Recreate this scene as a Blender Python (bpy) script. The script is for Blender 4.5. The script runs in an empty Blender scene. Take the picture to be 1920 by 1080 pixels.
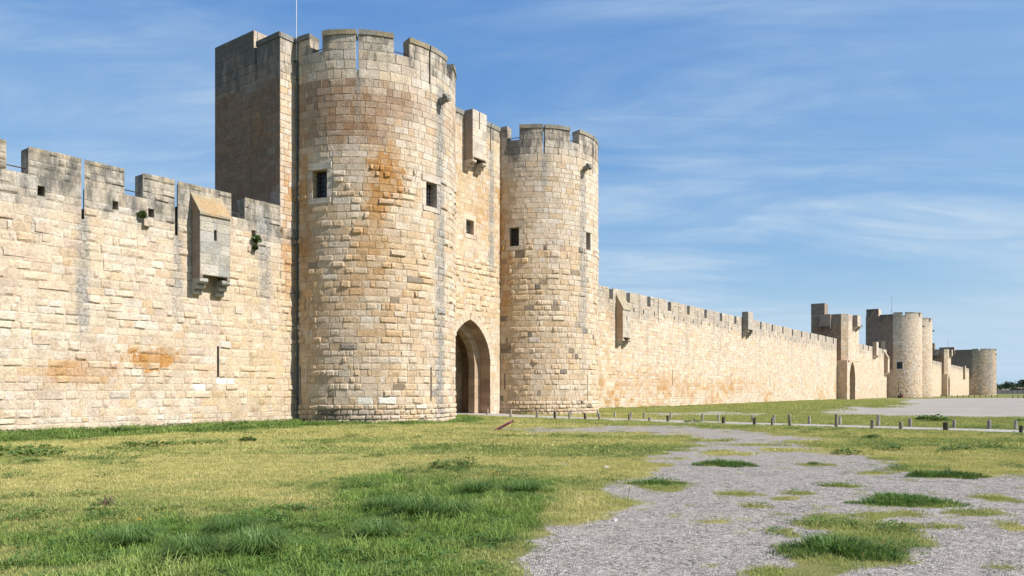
import bpy, math, random
import numpy as np

C = bpy.context.scene.collection
R = math.radians
# ------------------------------------------------------------------ camera
cam_d = bpy.data.cameras.new('camera'); cam = bpy.data.objects.new('camera', cam_d); C.objects.link(cam)
cam.location = (0, 0, 1.65); cam.rotation_euler = (R(90), 0, 0)
cam_d.sensor_width = 36; cam_d.lens = 1420/1920*36; cam_d.shift_y = 191/1920
cam_d.clip_start = .1; cam_d.clip_end = 6000
S = bpy.context.scene; S.camera = cam
# ------------------------------------------------------------------ light: afternoon sun from the right
SUN_EL, SUN_H = R(44), np.array([.934, -.358])
sun_d = bpy.data.lights.new('sun', 'SUN'); sun = bpy.data.objects.new('sun', sun_d); C.objects.link(sun)
sun_d.energy = 4.3; sun_d.angle = R(.53); sun_d.color = (1, .955, .88)
from mathutils import Vector
sdir = Vector((SUN_H[0]*math.cos(SUN_EL), SUN_H[1]*math.cos(SUN_EL), math.sin(SUN_EL)))
sun.rotation_euler = sdir.to_track_quat('Z', 'Y').to_euler()
sun.location = (60, -20, 60)
W_ = bpy.data.worlds.new('World'); S.world = W_; W_.use_nodes = True
S.view_settings.view_transform = 'Standard'; S.view_settings.look = 'None'
S.view_settings.exposure = .86; S.view_settings.gamma = 1; S.view_settings.use_curve_mapping = False
S.cycles.max_bounces = 6; S.cycles.diffuse_bounces = 3; S.cycles.transparent_max_bounces = 4
S.cycles.use_denoising = True

class NT:
    """small helper to wire node trees"""
    def __init__(self, tree): self.t = tree
    def n(self, typ, ins=None, **kw):
        nd = self.t.nodes.new(typ)
        for k, v in kw.items(): setattr(nd, k, v)
        for k, v in (ins or {}).items():
            if isinstance(v, bpy.types.NodeSocket): self.t.links.new(v, nd.inputs[k])
            else: nd.inputs[k].default_value = v
        return nd
    def math(self, op, a, b=None, c=None, clamp=False):
        nd = self.t.nodes.new('ShaderNodeMath'); nd.operation = op; nd.use_clamp = clamp
        for i, v in enumerate((a, b, c)):
            if v is None: continue
            if isinstance(v, bpy.types.NodeSocket): self.t.links.new(v, nd.inputs[i])
            else: nd.inputs[i].default_value = v
        return nd.outputs[0]
    def mix(self, fac, a, b, blend='MIX'):
        nd = self.t.nodes.new('ShaderNodeMix'); nd.data_type = 'RGBA'; nd.blend_type = blend
        for i, v in ((0, fac), (6, a), (7, b)):
            if isinstance(v, bpy.types.NodeSocket): self.t.links.new(v, nd.inputs[i])
            else: nd.inputs[i].default_value = v if i == 0 else (tuple(v) + (1,))[:4]
        return nd.outputs[2]
    def noise(self, vec, scale, detail=4, rough=.55, dist=0):
        nd = self.n('ShaderNodeTexNoise', {'Vector': vec, 'Scale': scale, 'Detail': detail, 'Roughness': rough, 'Distortion': dist})
        return nd.outputs['Fac']
    def ramp(self, f, a, b, lo=0., hi=1.):
        nd = self.n('ShaderNodeMapRange', {'Value': f, 'From Min': a, 'From Max': b, 'To Min': lo, 'To Max': hi}, interpolation_type='SMOOTHSTEP')
        return nd.outputs[0]
    def mapping(self, vec, scale=(1, 1, 1), rot=(0, 0, 0), loc=(0, 0, 0)):
        return self.n('ShaderNodeMapping', {'Vector': vec, 'Scale': scale, 'Rotation': rot, 'Location': loc}).outputs[0]

# sky: Nishita with thin cirrus spread over a high layer
wt = W_.node_tree; wt.nodes.clear(); N = NT(wt)
sky = N.n('ShaderNodeTexSky', sky_type='NISHITA', sun_disc=False, sun_elevation=SUN_EL,
          sun_rotation=math.atan2(SUN_H[0], SUN_H[1]), air_density=1.0, dust_density=.05, ozone_density=1.6, altitude=0)
tc = N.n('ShaderNodeTexCoord').outputs['Generated']
sep = N.n('ShaderNodeSeparateXYZ', {'Vector': tc})
zz = N.math('MAXIMUM', sep.outputs[2], 0.0)
den = N.math('ADD', zz, .16)
px = N.math('DIVIDE', sep.outputs[0], den); py = N.math('DIVIDE', sep.outputs[1], den)
flat = N.n('ShaderNodeCombineXYZ', {'X': px, 'Y': py, 'Z': 0.0}).outputs[0]
v1 = N.mapping(flat, scale=(.55, 1.5, 1), rot=(0, 0, R(14)), loc=(.35, .1, 0))
v2 = N.mapping(flat, scale=(1.2, 3.6, 1), rot=(0, 0, R(22)), loc=(2.3, .4, 0))
big = N.ramp(N.noise(v1, 1.15, 5, .55, .9), .32, .74)
fine = N.ramp(N.noise(v2, 1.25, 8, .6, 1.6), .34, .80)
cl = N.math('MULTIPLY', big, N.math('ADD', N.math('MULTIPLY', fine, .62), .46))
low = N.ramp(sep.outputs[2], .05, .42, 1.35, .72)
cl = N.math('MULTIPLY', N.math('MULTIPLY', cl, low), 1.05, clamp=True)
svec = N.n('ShaderNodeCombineXYZ', {'X': sep.outputs[0], 'Y': sep.outputs[1], 'Z': N.math('MAXIMUM', sep.outputs[2], .085)}).outputs[0]
wt.links.new(N.n('ShaderNodeVectorMath', {0: svec}, operation='NORMALIZE').outputs[0], sky.inputs['Vector'])
ss = N.n('ShaderNodeSeparateColor', {'Color': sky.outputs[0]})       # clear spring air: bluer, flatter towards the horizon
hs = N.n('ShaderNodeCombineColor', {0: N.math('MULTIPLY', N.math('POWER', ss.outputs[0], 1.0), .58), 1: N.math('MULTIPLY', N.math('POWER', ss.outputs[1], .70), 1.03), 2: N.math('MULTIPLY', N.math('POWER', ss.outputs[2], .34), 2.36)}).outputs[0]
colr = N.mix(cl, hs, (3.0, 3.85, 4.75))
bg = N.n('ShaderNodeBackground', {'Color': colr, 'Strength': .1})
N.n('ShaderNodeOutputWorld', {'Surface': bg.outputs[0]})

# ------------------------------------------------------------------ noise in numpy
def _h(ix, iy, seed):
    v = (ix*374761393 + iy*668265263 + seed*974634541) & 0x7fffffff
    v = ((v ^ (v >> 13))*1274126177) & 0x7fffffff
    return ((v ^ (v >> 16)) & 0xffff)/65535.0
def vn(x, y, seed=0):
    x = np.asarray(x, float); y = np.asarray(y, float)
    ix = np.floor(x).astype(np.int64); iy = np.floor(y).astype(np.int64); fx = x-ix; fy = y-iy
    fx = fx*fx*(3-2*fx); fy = fy*fy*(3-2*fy)
    a = _h(ix, iy, seed); b = _h(ix+1, iy, seed); c = _h(ix, iy+1, seed); d = _h(ix+1, iy+1, seed)
    return (a*(1-fx)+b*fx)*(1-fy)+(c*(1-fx)+d*fx)*fy
def fbm(x, y, seed=0, o=4):
    t = 0; a = .5; s = 0
    for i in range(o): t = t+a*vn(x*2**i, y*2**i, seed+i*7); s += a; a *= .5
    return t/s
def sstep(x, a, b):
    t = np.clip((np.asarray(x, float)-a)/(b-a), 0, 1); return t*t*(3-2*t)
def blob(x, y, cx, cy, sx, sy): return np.exp(-((x-cx)/sx)**2-((y-cy)/sy)**2)

# ------------------------------------------------------------------ place frame: s along the ramparts, q outwards
TH = R(36); O0 = np.array([-7.54, 39.8]); dS = np.array([math.sin(TH), math.cos(TH)]); dN = np.array([math.cos(TH), -math.sin(TH)])
ROT = R(54)
def Wp(s, q): p = O0+s*dS+q*dN; return float(p[0]), float(p[1])
def sq(x, y): p0 = x-O0[0]; p1 = y-O0[1]; return p0*dS[0]+p1*dS[1], p0*dN[0]+p1*dN[1]
FPX = 1420.0
def pix(x, y, z): return 960+FPX*x/y, 731-FPX*(z-1.65)/y

# ------------------------------------------------------------------ objects helpers
def tag(o, label=None, cat=None, group=None, kind=None):
    if label: o['label'] = label
    if cat: o['category'] = cat
    if group: o['group'] = group
    if kind: o['kind'] = kind
    return o
def empty(name, loc, rz=0, label=None, cat=None, group=None):
    o = bpy.data.objects.new(name, None); C.objects.link(o); o.location = loc; o.rotation_euler = (0, 0, rz)
    o.empty_display_size = .3
    return tag(o, label, cat, group)
def obj(name, mesh, parent=None, loc=(0, 0, 0), color=None):
    o = bpy.data.objects.new(name, mesh); C.objects.link(o); o.parent = parent; o.location = loc
    o.color = color or (0, 0, 0, 0)
    return o
def mesh_arr(name, V, Q, mat, col=None, k=4, smooth=False):
    V = np.asarray(V, np.float32).reshape(-1, 3); Q = np.asarray(Q, np.int32).reshape(-1, k)
    m = bpy.data.meshes.new(name)
    m.vertices.add(len(V)); m.vertices.foreach_set('co', V.ravel())
    m.loops.add(Q.size); m.loops.foreach_set('vertex_index', Q.ravel())
    m.polygons.add(len(Q)); m.polygons.foreach_set('loop_start', np.arange(len(Q), dtype=np.int32)*k)
    m.polygons.foreach_set('use_smooth', np.full(len(Q), smooth))
    if col is not None:
        a = m.attributes.new('Col', 'FLOAT_COLOR', 'POINT')
        cc = np.zeros((len(V), 4), np.float32); col = np.asarray(col, np.float32)
        if col.ndim == 1: col = np.tile(col, (len(V), 1))
        cc[:, :col.shape[1]] = col
        a.data.foreach_set('color', cc.ravel())
    m.update(calc_edges=True); m.validate()
    if mat: m.materials.append(mat)
    return m
class MB:
    """collects quads; one mesh at the end"""
    def __init__(self): self.V = []; self.Q = []; self.c = []; self.n = 0
    def add(self, V, Q, col=(.5, .42, .32)):
        V = np.asarray(V, float).reshape(-1, 3); Q = np.asarray(Q, int).reshape(-1, 4)
        self.V.append(V); self.Q.append(Q+self.n); self.n += len(V)
        c = np.asarray(col, float); c = np.tile(c, (len(V), 1)) if c.ndim == 1 else c
        if c.shape[1] == 3: c = np.c_[c, np.zeros(len(c))]
        self.c.append(c)
    def box(self, x0, x1, y0, y1, z0, z1, col=(.5, .42, .32), jit=0, rng=None):
        V = np.array([(x, y, z) for z in (z0, z1) for y in (y0, y1) for x in (x0, x1)], float)
        if jit: V += (rng or np.random).uniform(-jit, jit, V.shape)
        self.add(V, [(0, 2, 3, 1), (4, 5, 7, 6), (0, 1, 5, 4), (2, 6, 7, 3), (0, 4, 6, 2), (1, 3, 7, 5)], col)
    def prism(self, prof, a0, a1, axis='x', col=(.5, .42, .32)):
        """prof: list of 2D points (y,z) extruded in x, or (x,y) extruded in z"""
        n = len(prof); P = np.asarray(prof, float)
        if axis == 'x': A = np.c_[np.full(n, a0), P]; B = np.c_[np.full(n, a1), P]
        else: A = np.c_[P, np.full(n, a0)]; B = np.c_[P, np.full(n, a1)]
        V = np.r_[A, B, [A.mean(0)], [B.mean(0)]]; Q = []
        for i in range(n):
            j = (i+1) % n; Q.append((i, j, n+j, n+i))
        for i in range(0, n, 2):
            j = (i+1) % n; k = (i+2) % n
            Q.append((2*n, k, j, i) if n % 2 == 0 or i+1 < n else (2*n, j, i, i))
            Q.append((2*n+1, n+i, n+j, n+k) if n % 2 == 0 or i+1 < n else (2*n+1, n+i, n+j, n+j))
        Q = [q for q in Q if len(set(q)) == 4]
        self.add(V, Q, col)
        if n % 2:
            self.add(np.array([A[n-1], A[0], A.mean(0), (A[n-1]+A[0])/2]), [(0, 3, 1, 2)], col)
            self.add(np.array([B[n-1], B[0], B.mean(0), (B[n-1]+B[0])/2]), [(0, 3, 1, 2)], col)
    def tube(self, pts, rad, seg=8, col=(.1, .1, .1), cap=True):
        pts = np.asarray(pts, float); n = len(pts); rad = np.broadcast_to(rad, n)
        V = []; 
        for i in range(n):
            t = pts[min(i+1, n-1)]-pts[max(i-1, 0)]; t /= np.linalg.norm(t)
            up = np.array([0, 0, 1.]) if abs(t[2]) < .9 else np.array([1., 0, 0])
            a = np.cross(t, up); a /= np.linalg.norm(a); b = np.cross(t, a)
            for k in range(seg):
                an = 2*math.pi*k/seg; V.append(pts[i]+rad[i]*(a*math.cos(an)+b*math.sin(an)))
        Q = [(i*seg+k, i*seg+(k+1) % seg, (i+1)*seg+(k+1) % seg, (i+1)*seg+k) for i in range(n-1) for k in range(seg)]
        if cap:
            for base in (0, (n-1)*seg):
                for k in range(1, seg-2, 2): Q.append((base, base+k, base+k+1, base+k+2))
        self.add(np.array(V), Q, col)
    def build(self, name, mat, parent=None, loc=(0, 0, 0), smooth=False):
        m = mesh_arr(name, np.concatenate(self.V), np.concatenate(self.Q), mat, np.concatenate(self.c), smooth=smooth)
        return obj(name, m, parent, loc)

# ------------------------------------------------------------------ materials
def newmat(name):
    m = bpy.data.materials.new(name); m.use_nodes = True; t = m.node_tree; t.nodes.clear(); n = NT(t)
    return m, n
def finish(n, col, rough=.9, bump=None, spec=.25, **kw):
    b = n.n('ShaderNodeBsdfPrincipled', {'Base Color': col, 'Roughness': rough, 'Specular IOR Level': spec})
    for k, v in kw.items():
        if isinstance(v, bpy.types.NodeSocket): n.t.links.new(v, b.inputs[k.replace('_', ' ')])
        else: b.inputs[k.replace('_', ' ')].default_value = v
    if bump is not None: n.t.links.new(bump, b.inputs['Normal'])
    n.n('ShaderNodeOutputMaterial', {'Surface': b.outputs[0]})
def stone_mat():
    m, n = newmat('limestone')
    pos = n.n('ShaderNodeNewGeometry').outputs['Position']
    oi = n.n('ShaderNodeObjectInfo'); oc = oi.outputs['Color']; an_ = n.n('ShaderNodeAttribute', attribute_name='Col'); at = an_.outputs['Color']; soot = n.math('ADD', oi.outputs['Alpha'], n.math('MULTIPLY', an_.outputs['Alpha'], n.math('GREATER_THAN', n.n('ShaderNodeSeparateColor', {'Color': at}).outputs[0], 1e-4)))
    srnd = n.math('FRACT', n.math('MULTIPLY', n.math('ADD', oi.outputs['Random'], n.n('ShaderNodeNewGeometry').outputs['Random Per Island']), 7.31))
    base = n.mix(1.0, oc, at, 'ADD'); sep_z = n.n('ShaderNodeSeparateXYZ', {'Vector': pos}).outputs[2]
    n1 = n.noise(pos, 1.7, 6, .62); n2 = n.noise(pos, 11, 5, .65); n3 = n.noise(pos, 46, 3, .7)
    base = n.mix(1.0, base, n.n('ShaderNodeCombineColor', {0: n.ramp(n1, .3, .7, .86, 1.1), 1: n.ramp(n1, .3, .7, .85, 1.1), 2: n.ramp(n1, .3, .7, .83, 1.12)}).outputs[0], 'MULTIPLY')
    f2 = n.ramp(n2, .3, .7, .80, 1.14)
    base = n.mix(1.0, base, n.n('ShaderNodeCombineColor', {0: f2, 1: f2, 2: f2}).outputs[0], 'MULTIPLY')
    # rusty mineral bloom and grey lichen in irregular patches
    rust = n.math('MULTIPLY', n.ramp(n.noise(n.mapping(pos, loc=(7, 3, 1)), 2.6, 6, .7), .56, .74), .20)
    base = n.mix(rust, base, n.mix(1.0, base, (.92, .66, .38), 'MULTIPLY'))
    lich = n.math('MULTIPLY', n.ramp(n.noise(n.mapping(pos, loc=(1, 9, 4)), 5.5, 7, .75), .57, .70), .38)
    base = n.mix(lich, base, n.mix(1.0, base, (.58, .62, .66), 'MULTIPLY'))
    runs = n.ramp(n.noise(n.mapping(pos, scale=(2.4, 2.4, .16)), 1.0, 5, .6), .50, .72)
    base = n.mix(n.math('MULTIPLY', runs, .26), base, n.mix(1.0, base, (.62, .63, .64), 'MULTIPLY'))
    # mineral stains and water runs where the walls carry them (places in metres)
    sn = n.noise(pos, 1.9, 7, .72); sn2 = n.noise(n.mapping(pos, scale=(1, 1, .22)), 2.2, 6, .68)
    def wpt(s, q): p = np.array([-7.54, 39.8])+s*np.array([.58779, .80902])+q*np.array([.80902, -.58779]); return p
    def tpt(sc, rad, deg): return wpt(sc+rad*math.sin(R(deg)), rad*math.cos(R(deg)))
    T1_ = lambda d: tpt(0, 4.54, d)
    och = None
    for (xy, z, rh, rv, k) in ((T1_(-33), 12.0, .95, 1.15, 1.15), (T1_(-28), 11.3, .5, .9, .9), (T1_(-38), 10.3, .55, 1.2, .85), (T1_(-45), 8.6, .9, 1.1, .5), (T1_(-52), 6.6, .9, .8, .4), (T1_(-34), 6.2, 1.1, .6, .3), (T1_(-84), 10.5, .5, 3.6, .6), (T1_(-50), 14.5, 2.2, 1.5, .22),
                                (wpt(-11.5, -.2), 2.85, 1.2, .5, 1.05), (wpt(-14.2, -.2), 2.3, 1.5, .5, .55), (wpt(11.15, .4), 12.0, .35, 4.0, .75), (wpt(9.2, .4), 13.2, .9, 2.6, .30), (tpt(15.4, 4.4, -80), 9.5, .5, 3.5, .6), (tpt(15.4, 4.4, -76), 12.3, .45, .35, .6), (wpt(-5.0, -.2), 9.5, .35, 4.0, .55), (wpt(-9.2, .25), 9.4, .9, .45, .5), (wpt(36, -1.4), 2.2, 7.0, 1.4, .45), (wpt(62, -1.4), 2.0, 9.0, 1.0, .35)):
        d = n.n('ShaderNodeVectorMath', {0: n.n('ShaderNodeMapping', {'Vector': pos, 'Location': (float(xy[0]), float(xy[1]), z), 'Scale': (rh, rh, rv)}, vector_type='TEXTURE').outputs[0]}, operation='LENGTH').outputs['Value']
        m_ = n.math('MULTIPLY', n.ramp(n.math('ADD', d, n.math('MULTIPLY', n.math('SUBTRACT', sn, .5), -3.0)), .68, 1.05, 1, 0), k)
        och = m_ if och is None else n.math('MAXIMUM', och, m_)
    oc1 = n.mix(n.ramp(n2, .3, .7), (.33, .15, .045), (.50, .275, .10))
    base = n.mix(n.math('MULTIPLY', och, n.ramp(srnd, 0, 1, .25, 1.1), clamp=True), base, oc1)
    run = None
    for (xy, w, z0, z1, k) in ((T1_(7.2), .42, -1, 16.8, .8), (T1_(-2.6), .12, 14.2, 16.6, .7), (T1_(-49.5), .14, 13.0, 16.6, .6), (wpt(-14.24, -.2), .24, 2.6, 8.2, .8), (wpt(-10.52, -.2), .24, 3.6, 8.1, .65), (wpt(-6.3, -.2), .36, 4.5, 9.8, .7), (wpt(-15.8, -.2), .3, 6.0, 8.7, .4), (wpt(10.05, .4), .26, 7.5, 16.8, .75),
                               (tpt(15.4, 4.4, -9), .36, 4.0, 15.8, .65), (tpt(15.4, 4.4, -47.2), .2, 13.0, 16.6, .7), (wpt(8.2, .4), .22, 16.2, 17.3, .5), (wpt(29.2, -1.4), .3, 5.0, 8.5, .4), (wpt(36, -1.4), .35, 4.5, 9.0, .45), (wpt(45, -1.4), .4, 4.0, 9.0, .4), (wpt(54, -1.4), .5, 3.0, 9.0, .4), (wpt(68, -1.4), .5, 3.0, 9.0, .4), (wpt(82, -1.4), .6, 3.0, 9.0, .4), (wpt(96, -1.4), .6, 3.0, 9.0, .4), (tpt(341.6, 7.6, -42), 1.6, 0, 17, .6), (tpt(341.6, 7.6, -10), .9, 0, 15, .6)):
        d = n.n('ShaderNodeVectorMath', {0: n.n('ShaderNodeMapping', {'Vector': pos, 'Location': (float(xy[0]), float(xy[1]), 0), 'Scale': (w, w, 1e4)}, vector_type='TEXTURE').outputs[0]}, operation='LENGTH').outputs['Value']
        zf = n.math('MULTIPLY', n.ramp(sep_z, z0, z0+2.5), n.ramp(sep_z, z1-.05, z1+.05, 1, 0))
        m_ = n.math('MULTIPLY', n.math('MULTIPLY', n.ramp(n.math('ADD', d, n.math('MULTIPLY', n.math('SUBTRACT', sn2, .5), -2.4)), .45, 1.3, 1, 0), zf), k)
        run = m_ if run is None else n.math('MAXIMUM', run, m_)
    run = n.math('MULTIPLY', run, n.ramp(srnd, 0, 1, .45, .95))
    stn = n.noise(n.mapping(pos, scale=(1.5, 1.5, .6)), 1.5, 7, .7)
    base = n.mix(n.math('MULTIPLY', soot, .30, clamp=True), base, (.36, .345, .31))
    base = n.mix(n.ramp(n.math('ADD', stn, n.math('MULTIPLY', soot, .26)), .62, .86, 0, .86), base, (.115, .11, .10))
    base = n.mix(run, base, n.mix(n.ramp(n2, .35, .68), (.12, .12, .12), (.36, .36, .345)))
    pits = n.ramp(n3, .62, .74, 0, .5)
    base = n.mix(pits, base, n.mix(1.0, base, (.55, .5, .45), 'MULTIPLY'))
    h = n.math('ADD', n.math('MULTIPLY', n2, .7), n.math('MULTIPLY', n3, .4))
    bp = n.n('ShaderNodeBump', {'Height': h, 'Strength': .8, 'Distance': .07}).outputs[0]
    finish(n, base, .93, bp, .15)
    return m
M_STONE = stone_mat()
def simple(name, col, rough=.8, var=.15, scale=8, metallic=0, bump=.2, spec=.3):
    m, n = newmat(name); pos = n.n('ShaderNodeNewGeometry').outputs['Position']
    f = n.ramp(n.noise(pos, scale, 5, .6), .3, .7, 1-var, 1+var)
    c = n.mix(1.0, col, n.n('ShaderNodeCombineColor', {0: f, 1: f, 2: f}).outputs[0], 'MULTIPLY')
    bp = n.n('ShaderNodeBump', {'Height': n.noise(pos, scale*4, 3), 'Strength': bump, 'Distance': .02}).outputs[0]
    finish(n, c, rough, bp, spec, Metallic=metallic)
    return m
M_IRON = simple('rusted_iron', (.045, .04, .038), .6, .3, 30)
M_GLASS = simple('dark_glass', (.012, .017, .028), .12, .2, 3, bump=.05, spec=.5)
M_DOOR = simple('weathered_door', (.035, .032, .034), .7, .25, 6)
M_PIPE = simple('dark_pipe', (.06, .07, .065), .5, .2, 12)
M_ZINC = simple('zinc_conduit', (.32, .36, .37), .5, .1, 12)
M_MAST = simple('mast_metal', (.42, .42, .42), .4, .1, 12, metallic=.3)
M_MAROON = simple('maroon_paint', (.16, .035, .055), .55, .25, 14)
M_BLACK = simple('flat_black', (.02, .02, .022), .8, .2, 12)

PAL = {k: np.array(v) for k, v in dict(
    cream=(.59, .478, .358), pale=(.605, .517, .418), tan=(.555, .415, .28), gold=(.57, .415, .235), ochre=(.45, .25, .085), pink=(.545, .432, .335),
    brown=(.27, .165, .105), grey=(.31, .295, .26), dark=(.095, .09, .085), white=(.78, .76, .71), lichen=(.40, .30, .13), mortar=(.575, .468, .365),
    umber=(.235, .168, .122)).items()}

# ------------------------------------------------------------------ masonry surfaces (local frame: x along, outward = -y at angle 0)
class Flat:
    curved = False
    def __init__(self, ox, oy, ang=0): self.o = (ox, oy); self.a = ang; self.d = (math.cos(ang), math.sin(ang)); self.nn = (math.sin(ang), -math.cos(ang))
    def pos(self, u, z, dep):
        u, z, dep = np.broadcast_arrays(np.asarray(u, float), z, dep)
        return np.stack([self.o[0]+u*self.d[0]+dep*self.nn[0], self.o[1]+u*self.d[1]+dep*self.nn[1], z], -1)
    def ang(self, u): return self.a
    def key(self, u): return u
class Cyl:
    curved = True
    def __init__(self, cx, cy, rad): self.c = (cx, cy); self.r = rad
    def pos(self, u, z, dep):
        u, z, dep = np.broadcast_arrays(np.asarray(u, float), z, dep); p = u/self.r; rr = self.r+dep
        return np.stack([self.c[0]+rr*np.sin(p), self.c[1]-rr*np.cos(p), z], -1)
    def ang(self, u): return u/self.r
def cuts(lo, hi, step, extra=()):
    n = max(1, int(round((hi-lo)/step))); v = list(np.linspace(lo, hi, n+1))
    for e in extra:
        if lo < e < hi: v.append(e)
    v = np.sort(np.array(v)); keep = [v[0]]
    for x in v[1:]:
        if x-keep[-1] > 1e-4: keep.append(x)
    ex = [e for e in extra]
    out = [keep[0]]
    for x in keep[1:-1]:
        near = min([abs(x-e) for e in ex] or [9])
        if near < 1e-6 or near > .05: out.append(x)
    out.append(keep[-1])
    return np.array(out)
def shell(mb, F, us, zs, holes, t0, t1, colf, top_jit=0, rng=None, splay=()):
    """solid sheet on surface F with rectangular holes (u0,u1,z0,z1); thickness from dep t0 to t1"""
    nu, nz = len(us)-1, len(zs)-1
    uc = (us[1:]+us[:-1])/2; zc = (zs[1:]+zs[:-1])/2
    fill = np.ones((nu, nz), bool)
    for (a, b, c, d) in holes: fill &= ~(((uc > a) & (uc < b))[:, None] & ((zc > c) & (zc < d))[None, :])
    U, Z = np.meshgrid(us, zs, indexing='ij')
    Zf = Z.copy()
    if top_jit: Zf[:, -1] += rng.uniform(-top_jit, top_jit*.3, len(us))
    Vf = F.pos(U, Zf, t0).reshape(-1, 3); 
    Ub = U.copy()
    for (ue, du) in splay: Ub[np.abs(U-ue) < 1e-5] += du
    Vb = F.pos(Ub, Zf, t1).reshape(-1, 3)
    n = len(Vf); idx = lambda i, j: i*(nz+1)+j
    Q = []
    for i in range(nu):
        for j in range(nz):
            if not fill[i, j]: continue
            a, b, c, d = idx(i, j), idx(i+1, j), idx(i+1, j+1), idx(i, j+1)
            Q.append((a, b, c, d)); Q.append((n+d, n+c, n+b, n+a))
            if i == 0 or not fill[i-1, j]: Q.append((a, d, n+d, n+a))
            if i == nu-1 or not fill[i+1, j]: Q.append((c, b, n+b, n+c))
            if j == 0 or not fill[i, j-1]: Q.append((b, a, n+a, n+b))
            if j == nz-1 or not fill[i, j+1]: Q.append((d, c, n+c, n+d))
    cf = colf(U.ravel(), Z.ravel())
    mb.add(np.r_[Vf, Vb], Q, np.r_[cf, cf])

# ------------------------------------------------------------------ stone prototypes
prng = np.random.default_rng(5)
def proto(kind, cls='m'):
    g = prng
    if kind == 'flat':
        i = g.uniform(.008, .02); y = -g.uniform(.55, 1.0, 4)
        V = [(-.5, .9, -.5), (.5, .9, -.5), (.5, .9, .5), (-.5, .9, .5),
             (-.5+i, y[0], -.5+i*2), (.5-i, y[1], -.5+i*2), (.5-i, y[2], .5-i*2), (-.5+i, y[3], .5-i*2)]
        return np.array(V), np.array([(4, 5, 6, 7), (0, 1, 5, 4), (1, 2, 6, 5), (2, 3, 7, 6), (3, 0, 4, 7)])
    mx = {'s': .24, 'm': .15, 'l': .09}[cls]
    xs = np.array([-.5, -.5+mx*g.uniform(.7, 1.3), .5-mx*g.uniform(.7, 1.3), .5]); zs = np.array([-.5, -.5+g.uniform(.17, .30), .5-g.uniform(.17, .30), .5])
    V = []; 
    for j in range(4):
        for i in range(4):
            inn = 0 < i < 3 and 0 < j < 3
            if inn: y = -g.uniform(.35, 1.1) if kind == 'boss' else -g.uniform(.25, .7)
            else: y = -g.uniform(.05, .11)
            jx = g.uniform(-.06, .06) if inn else 0; jz = g.uniform(-.09, .09) if inn else 0
            if kind == 'boss' and inn and j == 1: y *= 1.2
            V.append((xs[i]+jx+(0 if inn else g.uniform(-.012, .012)), y, zs[j]+jz+(0 if inn else g.uniform(-.02, .02))))
    Q = [(j*4+i, j*4+i+1, (j+1)*4+i+1, (j+1)*4+i) for j in range(3) for i in range(3)]
    ring = [0, 1, 2, 3, 7, 11, 15, 14, 13, 12, 8, 4]; b0 = 16
    for r in ring: V.append((V[r][0], .12, V[r][2]))
    for k in range(12):
        a, b = ring[k], ring[(k+1) % 12]; Q.append((a, b0+k, b0+(k+1) % 12, b))
    Q = [q for q in Q]
    return np.array(V), np.array(Q)
PROT = {'flat': [proto('flat') for _ in range(6)]}
for c_ in 'sml':
    PROT['boss'+c_] = [proto('boss', c_) for _ in range(10)]; PROT['worn'+c_] = [proto('worn', c_) for _ in range(6)]
PROT['boss'] = PROT['bossm']
PMESH = {k: [mesh_arr('stone_'+k, V, Q, M_STONE) for V, Q in v] for k, v in PROT.items() if k != 'boss'}
SHALLOW = {'flat': .016, 'worn': .05, 'boss': .1}

class Stones:
    """list of stones of one thing; the largest in view become parts, the rest one joined part"""
    def __init__(self): self.L = []
    def add(self, F, u, z, w, h, kind, depth, col, parent=None):
        if kind != 'flat': kind += 's' if w < h*1.15 else ('m' if w < h*2.1 else 'l')
        self.L.append((F, u, z, w, h, kind, depth, col, parent))
    def emit(self, root, rng, limit=300, minpx=7.5, name='stone'):
        rz = root.rotation_euler[2]; cr, sr = math.cos(rz), math.sin(rz); ox, oy = root.location[0], root.location[1]
        score = []
        for i, (F, u, z, w, h, kind, depth, col, parent) in enumerate(self.L):
            p = F.pos(u, z, 0); a = F.ang(u)
            X = ox+p[0]*cr-p[1]*sr; Y = oy+p[0]*sr+p[1]*cr
            nx, ny = math.sin(a), -math.cos(a); NX = nx*cr-ny*sr; NY = nx*sr+ny*cr
            if Y < 1: continue
            dist = math.hypot(X, Y); face = -(X*NX+Y*NY)/dist
            ix, iy = pix(X, Y, z)
            if face < .12 or not (-5 < ix < 1925 and -5 < iy < 1085): continue
            pw, ph = w*face*FPX/dist, h*FPX/dist
            if max(pw, ph) < minpx: continue
            score.append((pw*ph, i))
        score.sort(reverse=True); pick = set(i for _, i in score[:limit])
        V = []; Q = []; cc = []; n = 0; byp = {}
        for i, (F, u, z, w, h, kind, depth, col, parent) in enumerate(self.L):
            a = F.ang(u); p = F.pos(u, z, 0); var = int(rng.integers(len(PROT[kind])))
            if i in pick:
                o = bpy.data.objects.new(name, PMESH[kind][var]); C.objects.link(o); o.parent = parent or root
                o.location = p; o.rotation_euler = (0, 0, a); o.scale = (w, depth, h); o.color = (col[0], col[1], col[2], col[3] if len(col) > 3 else 0)
            else:
                PV, PQ = PROT[kind][var]; P = PV*(w, depth, h); ca, sa = math.cos(a), math.sin(a)
                V.append(np.c_[P[:, 0]*ca-P[:, 1]*sa+p[0], P[:, 0]*sa+P[:, 1]*ca+p[1], P[:, 2]+p[2]])
                Q.append(PQ+n); n += len(PV); cc.append(np.tile(col if len(col) > 3 else np.append(col, 0), (len(PV), 1)))
        if V:
            o = obj('stonework', mesh_arr('stonework', np.concatenate(V), np.concatenate(Q), M_STONE, np.concatenate(cc)), root)
            o['kind'] = 'stuff'
        return len(self.L)

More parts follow.
